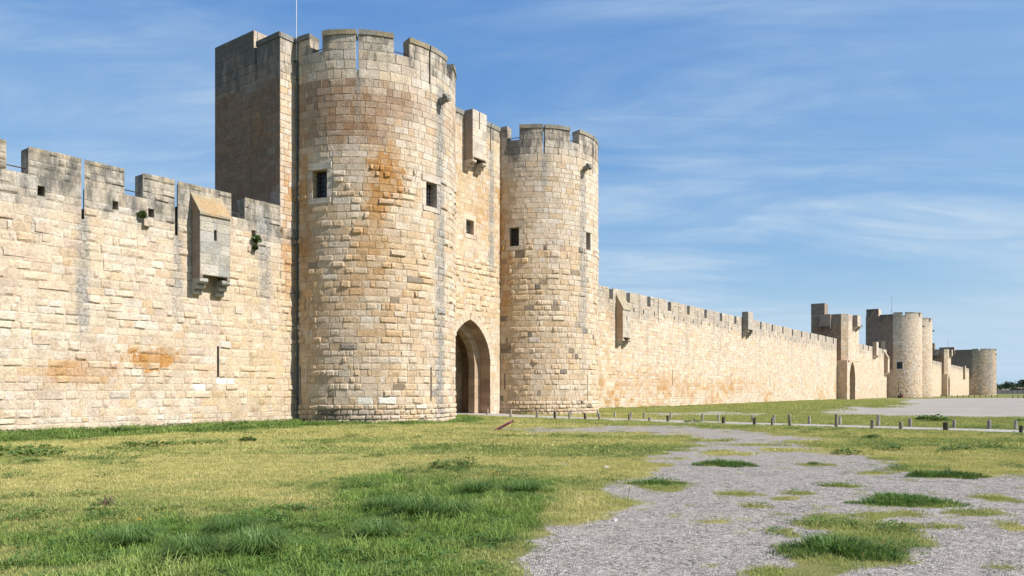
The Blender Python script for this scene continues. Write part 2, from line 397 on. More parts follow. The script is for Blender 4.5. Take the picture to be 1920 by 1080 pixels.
def rows(z0, z1, hmin, hmax, rng):
    L = []; z = z0
    while z < z1-.08:
        h = rng.uniform(hmin, hmax)
        if z1-z-h < hmin*.7: h = z1-z
        L.append((z, z+h)); z += h
    return L
def lay(st, F, ulo, uhi, rws, holes, rng, look, parent_of=None, wmul=1.0, joint=.016, skip=.0, arch=None):
    """look(u,z,w,rng)->(kind,depth,color) ; holes are rectangles (u0,u1,z0,z1)"""
    for (za, zb) in rws:
        h = zb-za
        bl = []
        for (a, b, c, d) in holes:
            ov = min(zb, d)-max(za, c)
            if ov > .03: bl.append((a, b))
        if arch:
            hw = arch(za, zb)
            if hw: bl.append(hw)
        bl.sort(); segs = []; cur = ulo
        for (a, b) in bl:
            if a > cur: segs.append((cur, min(a, uhi)))
            cur = max(cur, b)
        if cur < uhi: segs.append((cur, uhi))
        for (a, b) in segs:
            u = a
            while u < b-.03:
                r = rng.random()
                w = rng.uniform(.17, .29) if r < .34 else (rng.uniform(.32, .56) if r < .80 else rng.uniform(.58, .88))
                w *= wmul*(.7+.9*h)
                if b-u-w < .2*wmul: w = b-u
                if w > 1.4*wmul: w *= .5
                uc, zc = u+w/2, (za+zb)/2
                if rng.random() >= skip:
                    kind, depth, col = look(uc, zc, w, rng)
                    st.add(F, uc, zc, max(w-joint, .04), h-joint*.9, kind, depth, col, parent_of(uc, zc) if parent_of else None)
                u += w
def mixc(base, pairs):
    c = np.array(base, float)
    for col, wt in pairs: c = c*(1-wt)+col*wt
    return c
def tone(c, rng, v=.09, hue=.04):
    return np.clip(c*rng.uniform(1-v, 1+v)*(1+rng.uniform(-hue, hue)*np.array([.4, 0, -1.0])), .01, .9)
def jamb(st, F, u0, u1, z0, z1, col, rng, wj=.28, lint=.34, parent=None):
    """dressed stones round an opening"""
    n = 3
    for k in range(n):
        h = (z1-z0)/n; zc = z0+h*(k+.5)
        wl = wj*rng.uniform(.8, 1.5); wr = wj*rng.uniform(.8, 1.5)
        st.add(F, u0-wl/2, zc, wl-.012, h-.012, 'flat', .014, tone(col, rng), parent); st.add(F, u1+wr/2, zc, wr-.012, h-.012, 'flat', .014, tone(col, rng), parent)
    ww = u1-u0+2*wj
    st.add(F, (u0+u1)/2, z1+lint/2, ww, lint-.012, 'flat', .016, tone(col, rng), parent)
    st.add(F, (u0+u1)/2, z0-.13, ww*.9, .25, 'flat', .03, tone(col, rng), parent)
def window(root, F, u0, u1, z0, z1, dep=-.42, nv=3, nh=5, pane=None):
    """barred window set deep in the wall: dark pane with an iron grille"""
    uc, zc = (u0+u1)/2, (z0+z1)/2; a = F.ang(uc)
    m = MB(); w, h = (u1-u0)/2+.02, (z1-z0)/2+.02
    m.box(-w, w, 0, .03, -h, h, (0, 0, 0)); m.box(-w, -w+.07, -.04, 0, -h, h, (0, 0, 0)); m.box(w-.07, w, -.04, 0, -h, h, (0, 0, 0))
    p = F.pos(uc, zc, dep); o = m.build('window', pane or M_GLASS, root, p); o.rotation_euler = (0, 0, a)
    g = MB(); w -= .03; h -= .03
    for i in range(nv): x = -w+2*w*(i+1)/(nv+1); g.tube([(x, -.17, -h), (x, -.17, h)], .02, 6)
    for i in range(nh): z = -h+2*h*(i+1)/(nh+1); g.tube([(-w, -.15, z), (w, -.15, z)], .018, 6)
    g.build('window_grille', M_IRON, o)
def bar(root, F, u0, u1, z, dep=-.25, r=.022):
    m = MB(); p0, p1 = F.pos(u0, z, dep), F.pos(u1, z, dep)
    m.tube([p0, (p0+p1)/2, p1], r, 6); m.build('safety_bar', M_IRON, root)
def gargoyle(root, F, u, z, col, rng, L=.62):
    m = MB(); a = F.ang(u)
    sec = [(.12, .17, .2, 0), (-.15, .16, .2, .0), (-.34, .13, .15, .03), (-.44, .17, .19, .05), (-L+.05, .16, .15, .03), (-L, .08, .07, -.02)]
    V = []; Q = []
    for (y, hw, hh, dz) in sec:
        for k in range(8):
            an = 2*math.pi*(k+.5)/8; V.append((hw*math.cos(an)*rng.uniform(.85, 1.15), y+rng.uniform(-.02, .02), dz+hh*math.sin(an)*rng.uniform(.85, 1.15)))
    for i in range(len(sec)-1):
        for k in range(8): Q.append((i*8+k, (i+1)*8+k, (i+1)*8+(k+1) % 8, i*8+(k+1) % 8))
    e = (len(sec)-1)*8; Q += [(e, e+1, e+2, e+3), (e, e+3, e+4, e+7), (e+4, e+5, e+6, e+7)]
    m.add(V, Q, col); m.box(-.2, -.08, -.5, -.3, .12, .25, col, .02, rng); m.box(.08, .2, -.5, -.3, .12, .25, col, .02, rng)
    o = m.build('gargoyle', M_STONE, root, F.pos(u, z, 0)); o.rotation_euler = (0, 0, a)
    return o
def machicolation(root, x0, x1, y0, y1, zb, zt, col, side, rng, roof=None, slit=None, cw=.36, cdrop=.65, name='machicolation_box'):
    """projecting stone box: wall face at y0, front at y1 (<y0), open below between two corbels"""
    m = MB(); g = .14; zo = zb+.14
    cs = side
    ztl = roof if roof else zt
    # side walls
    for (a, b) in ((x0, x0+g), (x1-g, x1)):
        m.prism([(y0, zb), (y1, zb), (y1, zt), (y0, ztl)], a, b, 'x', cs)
    fx0, fx1 = x0+g, x1-g
    if slit:
        sx0, sx1, sz0, sz1 = slit
        m.box(fx0, sx0, y1, y1+g, zo, zt, col); m.box(sx1, fx1, y1, y1+g, zo, zt, col)
        m.box(sx0, sx1, y1, y1+g, zo, sz0, col)
        if sz1 < zt-.02: m.box(sx0, sx1, y1, y1+g, sz1, zt, col)
    else: m.box(fx0, fx1, y1, y1+g, zo, zt, col)
    if not roof: m.box(fx0, fx1, y0-.05, y0-.01, zt-.9, zt, col)
    o = m.build(name, M_STONE, root)
    # dressed courses of the front
    F = Flat(0, y1, 0); fs = Stones(); hl = [(slit[0], slit[1], slit[2], slit[3])] if slit else []
    lay(fs, F, x0, x1, rows(zo, zt, .34, .5, rng), hl, rng, lambda u, z, w, r: ('flat', r.uniform(.008, .016), tone(mixc(col, [(PAL['dark'], r.uniform(0, .3) if r.random() < .4 else 0), (PAL['pale'], r.uniform(0, .4))]), r)), wmul=1.2)
    for (F_, u, z, w, h, kind, dep, c_, p_) in fs.L:
        so = bpy.data.objects.new('stone', PMESH['flat'][int(rng.integers(6))]); C.objects.link(so); so.parent = o; so.location = F_.pos(u, z, 0); so.scale = (w, dep, h); so.color = (*c_[:3], 0)
    for a, b in ((x0, x0+cw), (x1-cw, x1)):
        c = MB(); d = y0-y1; zz = zb-.003; n = 3
        for k in range(n):
            hh = cdrop/n; yy = y0-d*(1-k/n*.95)
            c.prism([(y0, zz), (yy+.06, zz-hh*.0), (yy, zz-hh*.15), (yy, zz-hh*.6), (yy+.05, zz-hh*.85), (yy+.14 if k < n-1 else yy+.1, zz-hh), (y0, zz-hh)][::-1], a, b, 'x', col*rng.uniform(.95, 1.1))
            zz -= hh
        c.build('corbel', M_STONE, o)
    if roof:
        r = MB(); ov = .07; th = .1
        r.prism([(y0+.0, roof+.02), (y1-ov, zt-.02), (y1-ov, zt+th-.02), (y0, roof+th+.06)], x0-.03, x1+.03, 'x', mixc(PAL['lichen'], [(PAL['grey'], .55)]))
        r.build('roof_slab', M_STONE, o)
    return o
SEED = 11
# ------------------------------------------------------------------ weathering: weights over each face
KEYS = ('gold', 'ochre', 'brown', 'umber', 'grey', 'dark', 'white')
def compose(base, f, n=None):
    c = np.array(base, float)
    if c.ndim == 1: c = np.tile(c, (n or 1, 1))
    for k in KEYS:
        if k in f:
            w = np.clip(np.asarray(f[k], float), 0, 1); w = np.broadcast_to(w, (len(c),))[:, None]; c = c*(1-w)+PAL[k]*w
    return c
def coref(field, base='mortar', k=1.0): 
    def f(U, Z): w = field(U, Z); return np.c_[compose(PAL[base]*k, w, len(U)), np.broadcast_to(w.get('soot', 0), len(U))]
    return f
def lookf(field, kinds, bases, over=None, tv=.06):
    """kinds(z,w,rng)->(kind,depth); bases: list of (weight, palette name)"""
    names = [b for _, b in bases]; ws = np.array([a for a, _ in bases]); ws = ws/ws.sum()
    def look(u, z, w, rng):
        kind, depth = kinds(u, z, w, rng)
        b = PAL[names[rng.choice(len(names), p=ws)]]
        f = field(np.array([u]), np.array([z]))
        q_ = rng.uniform(.7, 1.25); so_ = float(np.max(f.pop('soot', 0))); f = {k: v*q_ for k, v in f.items()}
        c = compose(b, f, 1)[0]
        if over: c = over(u, z, c, rng)
        return kind, depth, np.append(tone(c, rng, tv), so_)
    return look

# ================================================================== left curtain wall
def pitched_rows(breaks, hmin, hmax, rng):
    L = []
    for a, b in zip(breaks[:-1], breaks[1:]): L += rows(a, b, hmin, hmax, rng)
    return L
def merlon_part(root, F, u0, u1, z0, z1, colf, rng, t1=-.6, slit=None, jit=.03, step=.5, name='merlon', t0=0.):
    m = MB(); ex = []; holes = []
    if slit: ex = [slit[0], slit[1]]; holes = [(slit[0], slit[1], z0-1, z1+1)]
    shell(m, F, cuts(u0, u1, step, ex), cuts(z0, z1, .5), holes, t0, t1, colf, jit, rng, [(slit[0], -.3), (slit[1], .3)] if slit else ())
    return m.build(name, M_STONE, root)

def curtain(name, label, s0, q, ua, ub, top, sill, walk, merlons, holes, field, bases, kinds, seed, hr=(.25, .37), stone_u=None, limit=300, thick=2.6, skip=0., top_l=True, bars=(), wmul=1.0, step=.6, minpx=7.5, over=None, group=None):
    rng = np.random.default_rng(seed)
    x, y = Wp(s0, q); root = empty(name, (x, y, 0), ROT, label, 'wall', group)
    F = Flat(0, 0, 0); cf = coref(field)
    spl = [e for mm in merlons if len(mm) > 3 for e in ((mm[3][0], -.3), (mm[3][1], .3))]
    mb = MB(); ex_u = sorted({v for h in holes for v in h[:2]}); ex_z = sorted({v for h in holes for v in h[2:] if v < sill}|{walk})
    shell(mb, F, cuts(ua, ub, step, ex_u), cuts(-1.2, sill, .6, ex_z), holes, 0, -.6, cf, splay=spl)
    mb.box(ua, ub, .61, thick, -1.2, walk, PAL['tan'])
    for (a, b, c, d) in holes:
        if d < 5: mb.box(a-.05, b+.05, .07, .12, c-.05, d+.05, (.004, .004, .004))  # near-black backing close behind the low slits stands in for their shade
        if d < sill-.2 and b-a > .14 and c > walk-.3: mb.box(a-.05, b+.05, .52, .75, c-.05, d+.05, PAL['dark'])  # dark plug behind the square holes, its colour standing in for shade inside
    mb.build('masonry_core', M_STONE, root)
    st = Stones(); ms = []
    for mm in merlons:
        u0, u1, zt = mm[0], mm[1], mm[2]; sl = mm[3] if len(mm) > 3 else None
        o = merlon_part(root, F, u0, u1, sill, zt, cf, rng, slit=sl, jit=.06); ms.append((u0, u1, zt, o, sl))
    def par(u, z):
        if z > sill:
            for (u0, u1, zt, o, sl) in ms:
                if u0-.01 <= u <= u1+.01: return o
        return None
    def ov(u, z, c, r):
        if over: c = over(u, z, c, r)
        return c
    look = lookf(field, kinds, bases, ov)
    su0, su1 = stone_u or (ua, ub)
    rw = rows(0.02, .95, .19, .27, rng)+rows(.95, sill, hr[0], hr[1], rng)
    lay(st, F, su0, su1, rw, holes, rng, look, wmul=wmul, skip=skip)
    for (u0, u1, zt, o, sl) in ms:
        if u1 < su0 or u0 > su1: continue
        hh = [(sl[0], sl[1], 0, 99)] if sl else []
        lay(st, F, max(u0, su0), min(u1, su1), rows(sill, zt, .22, .32, rng), hh, rng, look, par, wmul=wmul)
    for (a, b, z) in bars: bar(root, F, a, b, z)
    return root, F, st, rng

def kinds_boss(pb=.45, pw=.3, d=(.04, .09)):
    def k(u, z, w, r):
        t = r.random()
        if t < pb: return 'boss', r.uniform(*d)
        if t < pb+pw: return 'worn', r.uniform(.015, .035)
        return 'flat', r.uniform(.008, .018)
    return k
# -- left: local u = s + 10.5 so that the base point stands near the middle of what is seen
L0 = -10.5
def lw_field(u, z):
    s = u+L0; n1 = fbm(s*.55, z*.55, 3); n2 = fbm(s*1.6, z*1.6, 8)
    top = sstep(z+(n1-.5)*2.2, 7.9, 9.0)
    grey = .42*top*(.5+.9*n2)
    for sx, zb, wd, k in ((-14.2, 2.6, .26, .5), (-10.5, 4.0, .30, .4), (-6.35, 5.0, .45, .5), (-15.9, 6.3, .4, .3), (-11.9, 7.0, .5, .4)):
        grey = grey+k*np.exp(-((s-sx)/wd)**2)*sstep(z, zb, zb+1.5)*(.45+n2)
    grey = grey+.35*sstep(s, -9.3, -7.5)*sstep(1.2-z, 0, .6)*(.4+n2)
    gold = .42*sstep(s+(n1-.5)*3, -9.4, -7.4)*sstep(8.4-z, 0, 1.2)*(.35+.9*n2)+.2*sstep(s+(n1-.5)*2, -12.5, -8.5)*sstep(4.2-z, 0, 2)*n2
    och = .6*blob(s, z, -11.5, 2.85, 1.15, .55)*sstep(n2, .3, .6)+.75*blob(s, z, -14.3, 2.3, 1.4, .5)*sstep(n2, .42, .62)+.4*blob(s, z, -12.7, 4.8, .8, .6)*sstep(n2, .5, .65)+.5*sstep(s, -5.3, -4.7)*sstep(z, 3.5, 6)*n2*1.2
    return dict(gold=gold, ochre=och, grey=grey*.7, soot=.9*top)
def lw_over(u, z, c, r):
    s = u+L0
    if (abs(s+8.2) < .5 and abs(z-2.0) < .17) or (abs(s+9.5) < .35 and abs(z-1.62) < .17): return PAL['white']
    if z > 10.02: return mixc(c, [(PAL['lichen'], r.uniform(.2, .7))])
    return c
def sh(L): return [tuple((v-L0 if i < 2 else v) for i, v in enumerate(t)) for t in L]
lw_holes = sh([(-14.31, -14.21, 8.05, 9.31), (-10.62, -10.49, 8.05, 9.31), (-15.81, -15.57, 8.62, 8.98), (-13.16, -12.94, 8.64, 8.97), (-11.75, -11.5, 8.6, 8.95), (-6.96, -6.74, 8.6, 8.9), (-8.69, -8.59, 2.2, 3.55)])
def _m(a, b, z, sl=None): return (a-L0, b-L0, z)+(((sl[0]-L0, sl[1]-L0),) if sl else ())
lw_mer = [_m(-12.7-4.05*k-.0, -12.7-4.05*k+.0, 10) for k in ()]
lw_mer = [_m(-33.4, -30.0, 10.33, (-31.8, -31.7)), _m(-29.3, -25.8, 10.33, (-27.6, -27.5)), _m(-25.1, -21.6, 10.33, (-23.4, -23.3)), _m(-20.4, -16.8, 10.34, (-18.6, -18.5)),
          _m(-16.11, -12.7, 10.31, (-14.31, -14.21)), _m(-11.97, -7.99, 10.33, (-10.62, -10.49)), _m(-7.31, -5.42, 10.3)]
lroot, LF, lst, lrng = curtain('curtain_wall', 'pale bossed limestone wall with battlements left of the big twin towers', L0, -.2, -36-L0, -4.45-L0, 10.3, 9.31, 8.56,
    lw_mer, lw_holes, lw_field, [(.56, 'cream'), (.20, 'pale'), (.10, 'tan'), (.14, 'pink')], kinds_boss(.40, .25, (.022, .06)), 21,
    stone_u=(-19-L0, -4.5-L0), over=lw_over, skip=.035, bars=[(-16.8-L0, -16.11-L0, 9.55), (-12.7-L0, -11.97-L0, 9.55), (-7.99-L0, -7.31-L0, 9.55)])
# strip of the gate block continues the wall face upwards: built with the block below
# plain mortar patches where stones were lost
pm = np.random.default_rng(4)
for (s, z, w, h) in ((-15.6, 7.5, .62, .36), (-15.5, 7.15, .3, .3), (-16.3, 6.5, 1.2, .3), (-13.2, 6.45, .6, .42), (-12.0, 7.55, .36, .3), (-15.3, 5.45, 1.0, .3), (-13.1, 4.85, .45, .26), (-12.6, 4.55, .9, .28), (-16.2, 4.2, .5, .3), (-15.7, 3.45, .55, .32), (-15.4, 1.5, .8, .36), (-6.7, 5.0, .5, .3), (-7.6, 5.2, .4, .3)):
    m = MB(); m.box(-w/2, w/2, -.03, .03, -h/2, h/2, tone(PAL['pink']*1.05, pm), .02, pm); m.build('mortar_patch', M_STONE, lroot, (s-L0, 0, z))
lst.emit(lroot, lrng)
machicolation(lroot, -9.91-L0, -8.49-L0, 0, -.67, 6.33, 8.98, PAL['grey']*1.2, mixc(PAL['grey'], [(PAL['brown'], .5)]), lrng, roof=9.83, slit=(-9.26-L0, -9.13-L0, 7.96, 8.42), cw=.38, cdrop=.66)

# ================================================================== gatehouse block behind the twin towers
def gate_block(s0, depth, width, q, top, walk, field, label, seed, turret, limit=300, far=False, group=None, strip=.95, arch=None, passage=None):
    """plain rectangular block: its shaded flank faces along the wall, its narrow front strip shows beside the tower"""
    rng = np.random.default_rng(seed); x, y = Wp(s0, q); root = empty('gate_block', (x, y, 0), ROT, label, 'tower', group)
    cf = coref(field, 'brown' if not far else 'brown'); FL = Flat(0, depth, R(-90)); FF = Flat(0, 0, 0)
    mb = MB(); coff = coref(lambda u, z: field(u+depth, z), 'mortar')
    if passage:
        a_, b_, z_ = passage
        mb.box(.02, a_, .62, depth-.02, -1, walk, PAL['tan']); mb.box(b_, width, .62, depth-.02, -1, walk, PAL['tan']); mb.box(a_, b_, 1.9, depth-.02, z_, walk, PAL['tan'])
    else: mb.box(.02, width, .62, depth-.02, -1, walk, PAL['tan'])
    tq0, tq1, tz = turret; u0, u1 = depth-tq0, depth-tq1
    slit_u = u1+.12
    hol = [(slit_u, slit_u+.11, walk-.05, top+2)] + ([arch[:4]] if arch else [])
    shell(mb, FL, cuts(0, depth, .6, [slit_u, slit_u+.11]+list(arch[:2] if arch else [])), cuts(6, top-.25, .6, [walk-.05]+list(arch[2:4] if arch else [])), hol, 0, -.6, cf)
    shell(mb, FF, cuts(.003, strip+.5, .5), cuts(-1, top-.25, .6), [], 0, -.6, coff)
    mb.build('masonry_core', M_STONE, root)
    if arch:
        a0, a1, z0, z1 = arch[:4]; m = MB(); m.box(.3, .36, depth-a1-.1, depth-a0+.1, z0-.1, z1+.1, (0, 0, 0)); m.build('opening_shade', M_BLACK, root)  # black panel stands in for the shade inside the opening
    # coping on the flank parapet and on the strip
    cp = MB()
    cg = lambda U, Z: np.tile(PAL['dark']*1.6, (len(U), 1))
    shell(cp, FL, cuts(slit_u+.11, depth, .8), cuts(top-.25, top, .3), [], .05, -.65, cg, .02, rng)
    shell(cp, FF, cuts(.0, strip+.4, .5), cuts(top-.247, top-.003, .3), [], .047, -.65, lambda U, Z: np.tile(PAL['grey']*.9, (len(U), 1)), .02, rng)
    cp.build('coping', M_STONE, root)
    # stair turret standing higher at the back
    tm = MB(); tu = PAL['umber']
    TF = Flat(0, depth, R(-90))
    shell(tm, TF, cuts(u0, u1, .6), cuts(walk-.1, tz, .4), [], .0, -.6, cf, .03, rng)
    tm.box(.6, 3.0, tq1+0.0, tq0, walk, tz-.02, tu); TF2 = Flat(0, tq1, 0)
    shell(tm, TF2, cuts(.003, 3.0, .6), cuts(walk, tz-.01, .5), [], .006, -.2, lambda U, Z: np.tile(PAL['tan'], (len(U), 1)))
    tob = tm.build('stair_turret', M_STONE, root)
    st = Stones()
    flatk = lambda u, z, w, r: (('flat', r.uniform(.006, .016)) if r.random() < .85 else ('worn', .02))
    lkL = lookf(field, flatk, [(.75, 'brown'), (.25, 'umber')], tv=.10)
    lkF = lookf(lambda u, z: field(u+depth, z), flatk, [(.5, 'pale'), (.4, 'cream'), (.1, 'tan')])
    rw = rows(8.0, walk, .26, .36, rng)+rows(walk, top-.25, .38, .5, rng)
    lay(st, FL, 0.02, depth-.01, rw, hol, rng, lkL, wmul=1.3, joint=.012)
    lay(st, FL, u0, u1, rows(top-.25, tz, .3, .4, rng), [], rng, lkL, lambda u, z: tob, wmul=1.3, joint=.012)
    lay(st, FF, .01, strip, rows(9.3, walk, .26, .36, rng)+rows(walk, top-.25, .38, .5, rng), [], rng, lkF, joint=.012)
    lay(st, TF2, .02, 2.9, rows(walk+1.4, tz, .3, .4, rng), [], rng, lkF, lambda u, z: tob)
    n = st.emit(root, rng, limit)
    return root
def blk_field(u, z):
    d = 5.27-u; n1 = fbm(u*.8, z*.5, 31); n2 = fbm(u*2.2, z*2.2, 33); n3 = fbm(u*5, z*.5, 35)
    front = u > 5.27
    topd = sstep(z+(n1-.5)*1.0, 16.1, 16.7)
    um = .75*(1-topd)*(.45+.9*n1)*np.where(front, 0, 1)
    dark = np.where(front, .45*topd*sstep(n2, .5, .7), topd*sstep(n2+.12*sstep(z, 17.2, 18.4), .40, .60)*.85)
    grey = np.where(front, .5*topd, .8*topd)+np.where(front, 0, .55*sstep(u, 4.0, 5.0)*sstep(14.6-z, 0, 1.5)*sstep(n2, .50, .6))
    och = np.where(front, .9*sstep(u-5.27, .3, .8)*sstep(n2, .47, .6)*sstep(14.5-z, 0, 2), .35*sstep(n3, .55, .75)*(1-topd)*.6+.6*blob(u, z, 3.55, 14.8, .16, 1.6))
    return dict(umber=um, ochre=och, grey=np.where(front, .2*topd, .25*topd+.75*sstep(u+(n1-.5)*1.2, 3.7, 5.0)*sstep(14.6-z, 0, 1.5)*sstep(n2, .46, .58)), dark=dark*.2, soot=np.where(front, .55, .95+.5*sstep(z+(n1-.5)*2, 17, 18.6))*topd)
gate_block(-5.42, 5.27, 27.0, -.2, 18.47, 16.62, blk_field, 'tall dark brown shaded tower block behind the nearest round tower', 33, (5.27, 2.02, 19.1), passage=(10.6, 16.2, 7.0))

# ================================================================== round gate towers
def pill(deg, r): return R(deg)*r
def round_tower(s_c, rad, label, field, seed, merlons, windows, slits, loops, gar, bases_lo, bases_hi, zboss=11.3, sill=17.5, top=18.45, walk=16.6, arc=(-93, 100), limit=300, bars=(), group=None, q=0., over=None, minpx=7.5, hr=(.29, .37)):
    rng = np.random.default_rng(seed); x, y = Wp(s_c, q); root = empty('round_tower', (x, y, 0), ROT, label, 'tower', group)
    F = Cyl(0, 0, rad); D = lambda d: R(d)*rad
    cf = coref(field); holes = []
    for (a, b, c, d) in windows: holes.append((D(a), D(b), c, d))
    for (a, w, z0) in slits: holes.append((D(a)-w/2, D(a)+w/2, z0, sill+.01))
    for (a, w, z0, z1) in loops: holes.append((D(a)-w/2, D(a)+w/2, z0, z1))
    ua, ub = D(arc[0]), D(arc[1])
    mb = MB(); exu = sorted({v for h in holes for v in h[:2]}); exz = sorted({v for h in holes for v in h[2:]}|{walk})
    shell(mb, F, cuts(ua, ub, .4, exu), cuts(-1, sill, .6, exz), holes, 0, -.6, cf, splay=[e for (a, w, z0) in slits for e in ((D(a)-w/2, -.3), (D(a)+w/2, .3))])
    for (a, w, z0, z1) in loops:
        p_ = F.pos(D(a), 0, -.3); e_ = F.pos(D(a)+.12, 0, -.3); f_ = F.pos(D(a)-.12, 0, -.3); mb.add([(f_[0], f_[1], z0-.05), (e_[0], e_[1], z0-.05), (e_[0], e_[1], z1+.05), (f_[0], f_[1], z1+.05)], [(0, 1, 2, 3)], (.004, .004, .004))  # near-black sheet behind each loophole stands in for the shade inside
    # inner drum closing the tower under the wall walk
    seg = np.linspace(R(-178), R(178), 40); ri = rad-.615
    V = []; 
    for t in seg:
        for z in (-1, walk): V.append((ri*math.sin(t), -ri*math.cos(t), z))
    Q = [(2*i, 2*i+2, 2*i+3, 2*i+1) for i in range(39)]; V.append((0, 0, walk)); cidx = len(V)-1
    for i in range(0, 38, 2): Q.append((cidx, 2*i+1, 2*i+3, 2*i+5))
    mb.add(np.array(V), Q, PAL['tan']*.9); mb.build('masonry_core', M_STONE, root)
    ms = []
    for (a, b, sl) in merlons:
        slu = (D(sl)-.05, D(sl)+.05) if sl is not None else None
        o = merlon_part(root, F, D(a), D(b), sill, top-.25, cf, rng, slit=slu, jit=0, step=.4); ms.append((D(a), D(b), o, slu))
        for (p0, p1) in ([(D(a), D(b))] if slu is None else [(D(a), slu[0]), (slu[1], D(b))]):
            if p1 < D(-100) or p0 > D(100): continue
            cp = MB(); k = max(1, int(round((p1-p0)/.95))); e = np.linspace(p0, p1, k+1)
            for i in range(k):
                tc_ = tone(mixc(PAL['grey'], [(PAL['dark'], rng.uniform(.1, .5)), (PAL['lichen'], rng.uniform(0, .4))]), rng)
                shell(cp, F, cuts(e[i]+.006, e[i+1]-.006, .35), np.array([top-.248, top]), [], .06+rng.uniform(-.01, .015), -.64, lambda U, Z: np.tile(tc_, (len(U), 1)), .025, rng)
            cp.build('coping', M_STONE, o)
    st = Stones()
    def par(u, z):
        for (a, b, o, sl) in ms:
            if a-.01 <= u <= b+.01: return o
    def kinds(u, z, w, r):
        t = r.random()
        if z > zboss+.8: return ('flat', r.uniform(.007, .02)) if t < .8 else ('worn', r.uniform(.015, .035))
        if z > zboss-.6: return ('boss', r.uniform(.04, .09)) if t < .45 else ('flat', .015)
        if z < .95: return ('boss', r.uniform(.04, .09))
        if t < .46: return 'boss', (r.uniform(.02, .05) if t > .05 else r.uniform(.06, .10))
        if t < .68: return 'worn', r.uniform(.014, .03)
        return 'flat', r.uniform(.01, .02)
    lo = lookf(field, kinds, bases_lo, over); hi = lookf(field, kinds, bases_hi, over)
    look = lambda u, z, w, r: (hi if z > zboss else lo)(u, z, w, r)
    hh = list(holes)+[(D(a)-.02-.3, D(b)+.3, c-.26, d+.34) for (a, b, c, d) in windows]
    lay(st, F, D(max(arc[0], -93)), D(min(arc[1], 75)), rows(.0, .95, .2, .27, rng)+rows(.95, zboss, hr[0], hr[1], rng)+rows(zboss, walk, .27, .38, rng)+rows(walk, sill, .4, .47, rng), hh, rng, look)
    for (a, b, o, sl) in ms:
        if a > D(80) or b < D(-94): continue
        lay(st, F, a, min(b, D(80)), rows(sill, top-.25, .33, .4, rng), [(sl[0], sl[1], 0, 99)] if sl else [], rng, look, par)
    for (a, b, c, d) in windows:
        jamb(st, F, D(a), D(b), c, d, PAL['pale'], rng)
        window(root, F, D(a), D(b), c, d)
    st.emit(root, rng, limit, minpx)
    for (a, b) in bars: bar(root, F, D(a), D(b), sill+.22)
    for (a, z) in gar: gargoyle(root, F, D(a), z, mixc(PAL['grey'], [(PAL['dark'], .4)]), rng)
    return root, F, rng
T1R = 4.54
def t1_field(u, z):
    p = np.degrees(u/T1R); n1 = fbm(u*.6, z*.6, 41); n2 = fbm(u*1.7, z*1.7, 43); n3 = fbm(u*3.2, z*.35, 45)
    band = sstep(z, 12.6, 13.6)*sstep(16.5-z, 0, .5)
    brown = .78*band*sstep(n1+.3*sstep(-p, 5, 60), .45, .80)*(.5+.8*n2)
    och = .55*blob(p, z, -33, 12.0, 11, 1.5)*sstep(n2, .15, .45)+.5*blob(p, z, -38, 10.2, 7, 1.4)*sstep(n2, .30, .52)+.4*blob(p, z, -44, 7.9, 14, 1.9)*sstep(n2, .36, .56)+.45*blob(p, z, -34, 6.0, 24, 2.4)*sstep(n2, .5, .62)
    och = och+.55*sstep(-p, 70, 84)*sstep(z, 4, 8)*sstep(16-z, 0, 3)*sstep(n2, .34, .6)
    gold = .32*sstep(12-z, 0, 3)*sstep(n1, .4, .7)*sstep(10-p, 0, 25)+.3*sstep(-p, 55, 85)
    gstr = np.exp(-((p-6.5-2*(n1-.5))/4.0)**2)*(.55+.8*n2)*sstep(17-z, 0, 1)+.5*np.exp(-((p+2.5)/2.0)**2)*sstep(z, 14.2, 15.5)*n2*1.3
    topz = sstep(z+(n2-.5)*.5, 16.35, 16.75)
    grey = .6*gstr+.42*topz*(.5+.8*n2)+.25*sstep(p, 8, 22)*n2
    dark = .85*sstep(1.0-z, 0, .6)*sstep(-p+(n1-.5)*30, 26, 55)*sstep(n2, .3, .55)
    return dict(gold=gold, ochre=och, brown=brown, grey=grey*.6, dark=dark, soot=.85*topz*sstep(z, 16.5, 17.6))
def t1_over(u, z, c, r):
    p = math.degrees(u/T1R)
    if abs(z-1.15) < .17 and (-48.5 < p < -43 or -34 < p < -25): return mixc(c, [(PAL['white'], r.uniform(.6, 1))])
    if z < 8 and r.random() < .02: return mixc(c, [(PAL['dark'], .6)])
    return c
LO = [(.5, 'cream'), (.04, 'pale'), (.40, 'tan'), (.06, 'pink')]; HI = [(.34, 'pale'), (.46, 'cream'), (.14, 'pink'), (.06, 'tan')]
TM = [(-92, -79.5, None), (-71.2, -28.4, -49.85), (-18.4, 15.2, -3.1), (26, 62, 44), (72, 99, None)]
t1, T1F, t1rng = round_tower(0, T1R, 'largest and nearest round limestone tower, with an orange stain near the top', t1_field, 51, TM,
    [(-78.1, -68.2, 10.65, 11.97), (-6, 3.5, 10.6, 11.78)], [(-49.85, .1, 16.55), (-3.1, .1, 16.55)], [(-87.9, .09, 1.3, 2.8), (-2, .09, 1.1, 2.75)], [(6.3, 15.95)], LO, HI, bars=[(-79.5, -71.2), (-28.4, -18.4)], over=t1_over)
T2R = 4.4
